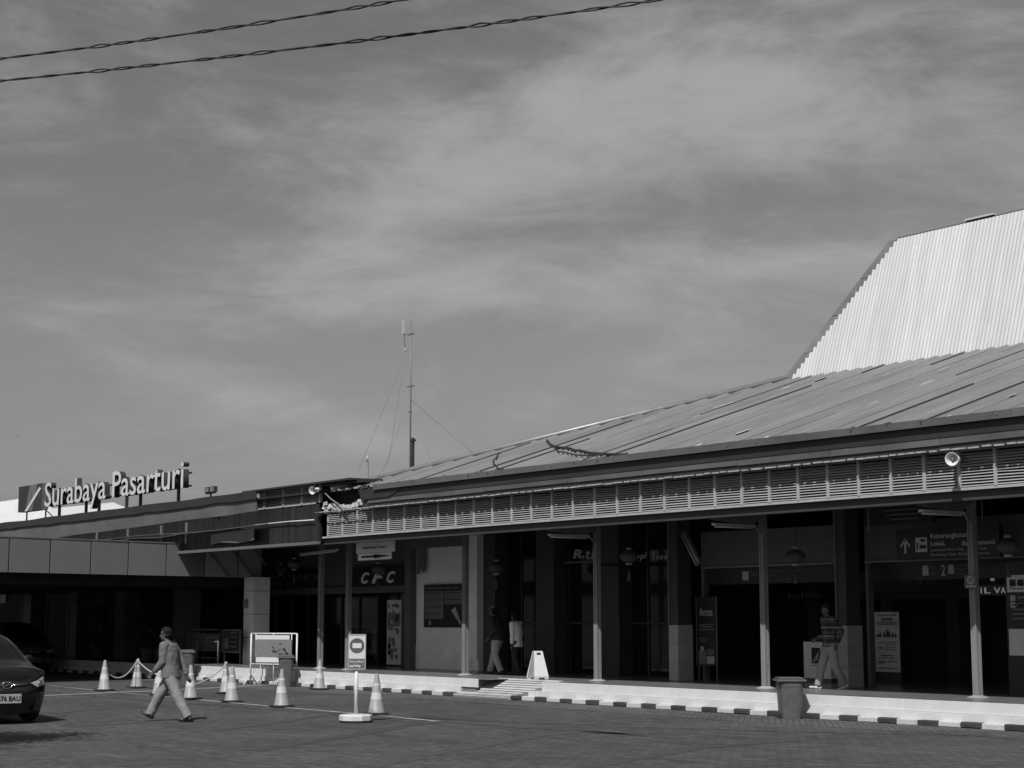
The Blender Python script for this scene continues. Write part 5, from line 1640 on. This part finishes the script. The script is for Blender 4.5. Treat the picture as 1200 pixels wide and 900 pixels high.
# ================================================================== cars
def car(root_loc, rz, label, paint, Lc=4.2, Wc=1.70, Hc=1.55, plate='1576 BAU', bright=True):
    cr = empty('parked_car', root_loc, label, 'car', 'dark cars standing at the left', rz)
    xf, xr = Lc / 2, -Lc / 2
    k_ = Hc / 1.55
    tp = [(xr, .98), (xr + .12, 1.22), (xr + .35, 1.42), (-1.1, 1.53), (-.3, 1.55), (.2, 1.50), (.52, 1.36), (1.02, 1.05), (1.25, .99), (1.75, .925), (1.95, .865), (xf, .78)]
    def top(x):
        for (xa, za), (xb, zb) in zip(tp[:-1], tp[1:]):
            if x <= xb:
                t = (x - xa) / (xb - xa) if xb > xa else 0
                t = max(0, min(1, t)); return (za + (zb - za) * t) * k_
        return tp[-1][1] * k_
    belt = .94 * k_
    def mp(u, v, w):
        x = u * Lc / 2
        zt = top(x); zb = .15
        z = zb + (w + 1) / 2 * (zt - zb)
        hw = Wc / 2
        # plan taper at the ends
        e = max(0, abs(u) - .55) / .45
        hw *= 1 - (.14 if u > 0 else .08) * e ** 2.2
        hw *= 1 - .05 * max(0, (.55 - z)) / .3
        if z > belt: hw *= 1 - .24 * min(1, (z - belt) / (1.55 * k_ - belt))
        else: hw *= 1 - .03 * ((z - .62) / .4) ** 2
        y = v * hw
        # crown of roof/hood
        z -= (abs(v) ** 5) * .07 * (w + 1) / 2 + (abs(v) ** 2) * .025 * (w + 1) / 2
        # nose curvature
        s_ = max(0, (u - .8) / .2)
        if u > .8: x -= s_ * (.30 * abs(v) ** 2.6 + .10 * max(0, (z - .5)) / .3 + .05 * max(0, (.36 - z)) / .12)
        s2_ = max(0, (-u - .8) / .2)
        if u < -.8: x += s2_ * (.18 * abs(v) ** 3 + .05)
        return Vector((x, y, z))
    nx, ny, nz = 56, 22, 16
    parts = {'body': MB(), 'windscreen': MB(), 'rear_window': MB(), 'side_window': MB(), 'grille': MB()}
    cache = {}
    def cls(u, v, w, face):
        c = mp(u, v, w)
        if face == 'top' and .48 < c.x < 1.02 and abs(v) < .86: return 'windscreen'
        if face == 'top' and c.x < xr + .33 and c.z > 1.08 and abs(v) < .82: return 'rear_window'
        if face == 'side' and c.z > belt + .02 and c.z < top(u * Lc / 2) - .10 and -1.75 < c.x < .80 and not (-.30 < c.x < -.22) and not (-1.22 < c.x < -1.12): return 'side_window'
        if face == 'front' and abs(v) < .62 and .56 < c.z < .70: return 'grille'
        if face == 'front' and abs(v) < .66 and .18 < c.z < .31: return 'grille'
        return 'body'
    def quad(face, a0, a1, b0, b1, f):
        P = [f(a0, b0), f(a1, b0), f(a1, b1), f(a0, b1)]
        cu_, cv, cw = [(sum(p[i] for p in P) / 4) for i in range(3)]
        nm = cls(cu_, cv, cw, face)
        mb = parts[nm]
        pts_ = [mp(*p) for p in P]
        n_ = (pts_[1] - pts_[0]).cross(pts_[2] - pts_[0])
        if nm in ('windscreen', 'side_window', 'rear_window') and n_.length > 0:
            n_.normalize()
            cen = sum(pts_, Vector()) / 4 - Vector((0, 0, .7))
            if n_.dot(cen) < 0: n_ = -n_
            pts_ = [p - n_ * .006 for p in pts_]
        mb.face(pts_)
    lin = lambda n: [-1 + 2 * i / n for i in range(n + 1)]
    U, V_, W_ = lin(nx), lin(ny), lin(nz)
    for i in range(nx):
        for j in range(ny):
            quad('top', U[i], U[i + 1], V_[j], V_[j + 1], lambda a, b_: (a, b_, 1))
            quad('bottom', U[i], U[i + 1], V_[j], V_[j + 1], lambda a, b_: (a, b_, -1))
        for k in range(nz):
            for s_ in (-1, 1):
                # wheel arches left open by skipping faces near the axles
                c = mp((U[i] + U[i + 1]) / 2, s_, (W_[k] + W_[k + 1]) / 2)
                if min(math.hypot(c.x - 1.28, c.z - .30), math.hypot(c.x + 1.25, c.z - .30)) < .335: continue
                quad('side', U[i], U[i + 1], W_[k], W_[k + 1], lambda a, b_: (a, s_, b_))
    for j in range(ny):
        for k in range(nz):
            quad('front', V_[j], V_[j + 1], W_[k], W_[k + 1], lambda a, b_: (1, a, b_))
            quad('rear', V_[j], V_[j + 1], W_[k], W_[k + 1], lambda a, b_: (-1, a, b_))
    for nm, mb in parts.items():
        bmesh.ops.remove_doubles(mb.bm, verts=mb.bm.verts, dist=.0005)
        for f in mb.bm.faces: f.smooth = True
        add(nm, mb, {'body': paint, 'windscreen': M_cglass, 'rear_window': M_cglass, 'side_window': M_cglass, 'grille': M_ink}[nm], cr)
    # headlights: lens pieces lying on the nose corners
    for s_ in (-1, 1):
        bb = MB()
        P = []
        for v, w in ((.60, .68), (.80, .50), (1.0, .54), (.99, .95), (.86, .92)):
            q = mp(1.0, s_ * v, w); 
            if v >= .98: q = mp(.93, s_ * 1.0, w)
            P.append(q + Vector((.012, s_ * .006, .0)))
        Pin = [p - Vector((.03, s_ * .01, 0)) for p in P]
        bb.face(P); 
        for i in range(5): bb.face([P[i], P[(i + 1) % 5], Pin[(i + 1) % 5], Pin[i]])
        hl = add('headlight', bb, M_lampg, cr)
        c_ = sum(P, Vector()) / 5
        bb = MB(); bmesh.ops.create_uvsphere(bb.bm, u_segments=14, v_segments=8, radius=.055, matrix=Matrix.Translation(c_ + Vector((0, 0, -.02)))); add('reflector', bb, M_chrome, hl)
        q = mp(1.0, s_ * .84, -.38)
        bb = MB(); bb.lathe([(.055, 0), (.05, .02), (.02, .025)], 14, q + Vector((-.01, 0, 0)), M=Matrix.Rotation(PI / 2, 4, 'Y')); add('fog_light', bb, M_grey, cr)
        # mirror
        bb = MB(); bmesh.ops.create_uvsphere(bb.bm, u_segments=14, v_segments=8, radius=1, matrix=Matrix.Translation((.62, s_ * (Wc / 2 + .05), belt + .10)) @ Matrix.Diagonal((.06, .095, .07, 1))); add('mirror', bb, paint, cr)
        for wx in (1.28, -1.25):
            bb = MB(); bb.lathe([(.2, -.1), (.29, -.1), (.31, -.07), (.31, .07), (.29, .1), (.2, .1)], 28, (wx, s_ * (Wc / 2 - .16), .31), M=Matrix.Rotation(PI / 2, 4, 'X')); wh = add('wheel', bb, M_rub, cr)
            bb = MB(); bb.lathe([(.19, 0), (.19, .02), (.05, .03)], 20, (wx, s_ * (Wc / 2 - .065), .31), M=Matrix.Rotation(-s_ * PI / 2, 4, 'X')); 
            add('rim', bb, M_chrome, wh)
        bb = MB(); bb.tube([(mp(1, s_ * .14, .56)) + Vector((.02, 0, 0)), mp(1, s_ * .35, .58) + Vector((.02, 0, 0)), mp(1, s_ * .6, .66) + Vector((.02, 0, 0))], .011, 6); add('chrome_strip', bb, M_chrome, cr)
    # badge: chrome oval ring with a bar
    c_ = mp(1.0, 0, .56) + Vector((.03, 0, 0))
    bb = MB(); bb.tube([c_ + Vector((0, .085 * math.cos(2 * PI * i / 20), .055 * math.sin(2 * PI * i / 20))) for i in range(21)], .011, 6)
    bb.tube([c_ + Vector((0, .08 * math.cos(t), .02 * math.sin(2 * t))) for t in [PI * i / 8 for i in range(9)]], .010, 6); add('badge', bb, M_chrome, cr)
    # plate
    pz = .42
    px_ = mp(1.0, 0, -.25).x + .03
    bb = MB(); bb.box(px_ - .02, px_, -.23, .23, pz - .075, pz + .075); pl = add('number_plate', bb, M_dim if bright else M_grey, cr)
    if plate is None:
        bb = MB()
        for k in range(6): bb.box(px_, px_ + .004, -.19 + k * .065, -.15 + k * .065, pz - .04, pz + .045)
        o = add('print_row', bb, M_ink, pl); o['kind'] = 'stuff'
    me = text_mesh(plate or '1', 1, .002, .015)
    xs__ = [v.co.x for v in me.vertices]; ys__ = [v.co.y for v in me.vertices]
    for v in me.vertices:
        v.co = Vector((px_ + .004 + v.co.z, -.21 + (v.co.x - min(xs__)) / (max(xs__) - min(xs__)) * .42, pz - .04 + (v.co.y - min(ys__)) / (max(ys__) - min(ys__)) * .085))
    if plate: add('letter', me, M_ink, pl)
    # interior block so windows do not look into nothing
    bb = MB(); bb.box(-1.7, .3, -.55, .55, .3, .95); bb.box(-.4, -.25, -.6, -.15, .5, 1.25); bb.box(-.4, -.25, .15, .6, .5, 1.25); add('seats', bb, M_black, cr)
    bb = MB(); bb.box(-1.95, 1.95, -.62, .62, .2, .5); add('underbody', bb, M_black, cr)
    return cr
car(Vector((-28.15 - 2.1, 10.45, 0.01)), 0.0, 'near black hatchback cut by the left edge, number plate 1576 BAU', M_car)
car(Vector((-55.0 - 2.15, 21.4, 0.01)), R(-4), 'farther dark car parked in the shade under the canopy', M_car2, Lc=4.3, Hc=1.66, plate=None, bright=False)

# ================================================================== people
def remesh(mb, name, vox=.011, smooth=2):
    me = mb.mesh(name)
    o = bpy.data.objects.new('tmp', me)
    md = o.modifiers.new('r', 'REMESH'); md.mode = 'VOXEL'; md.voxel_size = vox; md.use_smooth_shade = True
    if smooth:
        ms = o.modifiers.new('s', 'SMOOTH'); ms.factor = .5; ms.iterations = smooth
    out = evaluated_mesh(o)
    out.name = name
    return out
def ball(mb, c, r, M=None):
    m_ = Matrix.Translation(c) @ (M or Matrix.Identity(4)) @ Matrix.Diagonal((r[0], r[1], r[2], 1) if isinstance(r, (tuple, list)) else (r, r, r, 1))
    n, h = 16, 10
    top = mb.bm.verts.new(m_ @ Vector((0, 0, 1))); bot = mb.bm.verts.new(m_ @ Vector((0, 0, -1)))
    rings = []
    for i in range(1, h):
        t = PI * i / h
        rings.append([mb.bm.verts.new(m_ @ Vector((math.sin(t) * math.cos(2 * PI * k / n), math.sin(t) * math.sin(2 * PI * k / n), math.cos(t)))) for k in range(n)])
    for k in range(n):
        mb.bm.faces.new((top, rings[0][k], rings[0][(k + 1) % n]))
        mb.bm.faces.new((bot, rings[-1][(k + 1) % n], rings[-1][k]))
        for i in range(h - 2):
            mb.bm.faces.new((rings[i][k], rings[i + 1][k], rings[i + 1][(k + 1) % n], rings[i][(k + 1) % n]))
def limb(mb, pts_, rs, n=14, ends=True):
    # smooth tapered limb with a ball at each joint
    P = [Vector(p) for p in pts_]
    for i in range(len(P) - 1):
        mb.tube([P[i], P[i + 1]], [rs[i], rs[i + 1]], n)
    for i, p in enumerate(P):
        if ends or 0 < i < len(P) - 1: ball(mb, p, rs[i])
def ell_loft(mb, secs, n=20):
    rings = []
    for (c, rx, ry, yaw) in secs:
        c = Vector(c); ring = []
        for k in range(n):
            a = 2 * PI * k / n
            x, y = rx * math.cos(a), ry * math.sin(a)
            ring.append((c.x + x * math.cos(yaw) - y * math.sin(yaw), c.y + x * math.sin(yaw) + y * math.cos(yaw), c.z))
        rings.append(mb.verts(ring))
    for a, b_ in zip(rings[:-1], rings[1:]):
        for k in range(n): mb.bm.faces.new([a[k], a[(k + 1) % n], b_[(k + 1) % n], b_[k]])
    mb.bm.faces.new(list(reversed(rings[0]))); mb.bm.faces.new(rings[-1])
def ik(a, b_, l1, l2, bend):
    d = b_ - a; L_ = min(d.length, (l1 + l2) * .999)
    dn = d.normalized()
    x = (l1 ** 2 - l2 ** 2 + L_ ** 2) / (2 * L_)
    h_ = math.sqrt(max(0, l1 ** 2 - x ** 2))
    bn_ = (bend - dn * bend.dot(dn)).normalized()
    return a + dn * x + bn_ * h_
def person(loc, rz, hgt, label, feet, hands, top_m, leg_m, shoe_m, lean=.04, head_yaw=0.0, hat=None, hair='short', sleeve='long', shirt_len=.0, loose=1.0, extra=None, hipdrop=.0, toes=(0, 0), hatm=None):
    """local frame: +X forward, +Y left, Z up. feet/hands: {'L': (x,y,z), 'R': ...} ankle and wrist places (metres for a 1.7 m person)"""
    s = hgt / 1.70
    pr = empty('person', loc, label, 'person', None, rz)
    S_ = Matrix.Scale(s, 4)
    V = lambda x, y, z: Vector((x, y, z))
    hip = V(0, 0, .90 - hipdrop)
    def spine(z): return V(lean * (z - .9) / .5, 0, z - hipdrop)
    neck = spine(1.43); headc = spine(1.575) + V(.03, 0, 0)
    sh = {'L': spine(1.385) + V(0, .172, 0), 'R': spine(1.385) + V(0, -.172, 0)}
    hp = {'L': hip + V(0, .09, -.02), 'R': hip + V(0, -.09, -.02)}
    J = {}
    for k in 'LR':
        an = V(*feet[k]); kn = ik(hp[k], an, .41, .40, V(1, .02, 0)); J['kn' + k] = kn; J['an' + k] = an
        wr = V(*hands[k]); el = ik(sh[k], wr, .285, .25, V(-1, .25 if k == 'L' else -.25, -.15)); J['el' + k] = el; J['wr' + k] = wr
    b = MB()
    # torso
    ell_loft(b, [(spine(.84), .10, .15, 0), (spine(.92), .105, .158, 0), (spine(1.05), .09, .135, 0), (spine(1.2), .105, .150, 0), (spine(1.32), .108, .165, 0), (spine(1.40), .085, .150, 0), (spine(1.45), .055, .07, 0)])
    limb(b, [spine(1.40), neck + V(.01, 0, .02), headc - V(.01, 0, .06)], [.062, .054, .052])
    for k in 'LR':
        limb(b, [sh[k], J['el' + k], J['wr' + k]], [.052, .040, .027])
        limb(b, [hp[k], J['kn' + k], J['an' + k]], [.085, .056, .038])
        # foot
        t_ = toes['LR'.index(k)]
        fd = V(math.cos(t_), 0, math.sin(t_)); a_ = J['an' + k]
        ball(b, a_ + V(-.02, 0, -.045), (.045, .035, .035)); limb(b, [a_ + V(-.01, 0, -.04), a_ + fd * .15 + V(0, 0, -.055)], [.036, .028])
    # head
    Hy = Matrix.Rotation(head_yaw, 4, 'Z')
    def hd_(x, y, z): return headc + (Hy @ V(x, y, z))
    ball(b, hd_(-.005, 0, .035), (.093, .074, .092), Hy)
    ball(b, hd_(.018, 0, -.035), (.066, .058, .075), Hy)
    ball(b, hd_(.055, 0, -.085), (.022, .028, .022), Hy)                 # chin
    limb(b, [hd_(.083, 0, .006), hd_(.102, 0, -.025)], [.008, .013])      # nose
    ball(b, hd_(.080, 0, -.058), (.012, .024, .010), Hy)                 # lips
    for s_ in (-1, 1): ball(b, hd_(-.005, s_ * .074, -.005), (.018, .009, .030), Hy)
    # hands: palm, four fingers, thumb
    for k in 'LR':
        w_ = J['wr' + k]; d = (w_ - J['el' + k]).normalized(); sg_ = 1 if k == 'L' else -1
        fwd_ = V(1, 0, 0); fwd_ = (fwd_ - d * fwd_.dot(d)).normalized(); side = d.cross(fwd_)
        limb(b, [w_, w_ + d * .045, w_ + d * .085], [.024, .030, .026], 10)
        for q in range(4):
            o_ = (q - 1.5) * .018
            base = w_ + d * .085 + fwd_ * o_ * -1
            ln = (.062, .072, .068, .052)[q]
            curl = side * (-sg_) * .012
            limb(b, [base, base + d * ln * .5 + curl * .6, base + d * ln * .9 + curl * 2], [.0105, .0098, .0088], 8)
        tb_ = w_ + d * .03 + fwd_ * .026
        limb(b, [tb_, tb_ + d * .03 + fwd_ * .02, tb_ + d * .058 + fwd_ * .022], [.013, .0115, .010], 8)
    me = remesh(b, 'body', .0095, 2); me.transform(S_); add('body', me, M_skin, pr)
    # eyes
    for s_ in (-1, 1):
        bb = MB(); ball(bb, hd_(.077, s_ * .030, .008), .011); me = bb.mesh('eye'); me.transform(S_); add('eye', me, M_ink, pr)
    # shirt
    b = MB(); L0 = .86 - shirt_len
    g_ = .018 * loose
    ell_loft(b, [(spine(L0), .125 + g_, .168 + g_, 0), (spine(.97), .118 + g_, .160 + g_, 0), (spine(1.08), .112 + g_, .150 + g_, 0), (spine(1.2), .118 + g_, .158 + g_, 0), (spine(1.32), .115 + g_, .172 + g_ * .8, 0), (spine(1.40), .090 + g_, .168 + g_ * .5, 0), (spine(1.43), .075, .13, 0), (spine(1.452), .060, .075, 0)])
    for k in 'LR':
        if sleeve == 'long':
            limb(b, [sh[k], J['el' + k], J['wr' + k] - (J['wr' + k] - J['el' + k]).normalized() * .01], [.072 + g_ * .3, .058 + g_ * .3, .042 + g_ * .2], ends=False); ball(b, sh[k], .072 + g_ * .3)
        elif sleeve == 'short':
            mid = sh[k].lerp(J['el' + k], .72); limb(b, [sh[k], mid], [.070 + g_ * .3, .066 + g_ * .3], ends=False); ball(b, sh[k], .070 + g_ * .3)
    # collar
    limb(b, [spine(1.43) + V(.045, .03, 0), spine(1.455) + V(-.03, .045, .0), spine(1.455) + V(-.03, -.045, .0), spine(1.43) + V(.045, -.03, 0)], [.014, .016, .016, .014], 8)
    # cloth folds
    def folds(me, amp, fz):
        nrm = [v.normal.copy() for v in me.vertices]
        for v, nv in zip(me.vertices, nrm):
            n_ = mnoise.noise(Vector((v.co.x * 7, v.co.y * 7, v.co.z * fz))) + .5 * mnoise.noise(v.co * 16)
            v.co += nv * n_ * amp
    me = remesh(b, 'shirt', .011, 1); folds(me, .011, 5); me.transform(S_); add('shirt', me, top_m, pr)
    # trousers
    b = MB()
    ell_loft(b, [(hip + V(0, 0, -.11), .11 + g_ * .5, .155 + g_ * .5, 0), (hip + V(0, 0, 0), .118, .162, 0), (hip + V(.0, 0, .08), .108, .148, 0)])
    for k in 'LR':
        an = J['an' + k]; cuff = an - (an - J['kn' + k]).normalized() * .0
        limb(b, [hp[k], J['kn' + k], cuff + V(0, 0, -.015)], [.100 + g_ * .3, .072 + g_ * .6, .060 + g_ * .5], ends=False); ball(b, hp[k], .100 + g_ * .3); 
    me = remesh(b, 'trousers', .011, 1); folds(me, .010, 6); me.transform(S_); add('trousers', me, leg_m, pr)
    # shoes
    for i_, k in enumerate('LR'):
        b = MB(); a_ = J['an' + k]; t_ = toes[i_]
        Rm = Matrix.Rotation(-t_, 4, 'Y')
        c0_ = a_ + V(0, 0, -.045)
        def F(x, z): return c0_ + (Rm @ V(x, 0, z))
        ball(b, F(-.035, 0), (.055, .043, .045), Rm); ball(b, F(.04, -.008), (.075, .044, .038), Rm); ball(b, F(.12, -.014), (.072, .047, .028), Rm)
        me = remesh(b, 'shoe', .010, 1); me.transform(S_); add('shoe', me, shoe_m, pr)
    # hair
    b = MB()
    ball(b, hd_(-.016, 0, .050), (.107, .090, .096), Hy)
    ball(b, hd_(-.045, 0, .0), (.076, .086, .090), Hy)
    if hair == 'long': ball(b, hd_(-.055, 0, -.08), (.05, .07, .10), Hy)
    me = remesh(b, 'hair', .010, 1)
    # carve the face side by pulling hair in front back
    nrm = [v.normal.copy() for v in me.vertices]
    for v, nv in zip(me.vertices, nrm):
        lc = Hy.inverted() @ (v.co - headc)
        if lc.x > .03 and lc.z < .075:
            v.co -= Hy @ V(.05 + (lc.x - .03) * .6, 0, 0)
        v.co += nv * mnoise.noise(v.co * 40) * .004
    me.transform(S_); add('hair', me, M_hair, pr)
    if hat:
        b = MB(); ball(b, hd_(-.008, 0, .075), (.104, .086, .075), Hy)
        if hat == 'cap': ball(b, hd_(.105, 0, .048), (.07, .062, .010), Hy)
        me = remesh(b, 'cap' if hat == 'cap' else 'beanie', .009, 1); me.transform(S_); add('cap', me, hatm, pr)
    return pr
left_h = math.atan2((-rt).y, (-rt).x)      # heading: towards image left
# 1. walking man in the forecourt
p = G(199, 845.5); p.z = .012
person(p, left_h - R(14), 1.64, 'man in a light grey long shirt walking left across the forecourt',
       {'L': (-.38, .08, .085), 'R': (.43, -.08, .125)}, {'L': (.25, .17, .86), 'R': (-.20, -.23, .80)}, M_shirtg, M_trou, M_shoe, lean=.07, hipdrop=.06, toes=(-.05, .5), loose=2.5, shirt_len=.05, head_yaw=R(10))
# 2. capped man in black
p = G(583, 790, H); p.z = H
person(p, left_h - R(28), 1.68, 'man in a black jacket and pale cap walking past the dark glass',
       {'L': (-.16, .09, .085), 'R': (.26, -.09, .08)}, {'L': (.10, .24, .92), 'R': (.12, -.22, .95)}, M_blackc, M_trou2, M_shoe, lean=.08, hat='cap', hatm=M_grey, hipdrop=.03, loose=2.2)
# 3. person in a white top behind him
p = G(606, 790.5, H); p.z = H
person(p, left_h - R(35), 1.52, 'person in a white long top and dark trousers behind the capped man',
       {'L': (-.12, .08, .085), 'R': (.16, -.08, .08)}, {'L': (.02, .22, .82), 'R': (.12, -.2, .86)}, M_whitec, M_blackc, M_shoe, lean=.05, shirt_len=.10, hair='long', hipdrop=.015, loose=1.4)
# 4. man in checked shirt
p = G(974, 807.5, H); p.z = H
person(p, left_h + R(18), 1.66, 'man in a dark checked shirt and faded jeans walking beside the tiled column',
       {'L': (-.26, .07, .10), 'R': (.25, -.08, .08)}, {'L': (-.02, .25, .90), 'R': (.20, -.14, .98)}, M_check, M_jean, M_sneak, lean=.03, hat='beanie', hatm=M_hair, hipdrop=.03, toes=(-.3, .12), loose=1.2)

bpy.data.scenes.remove(TS)
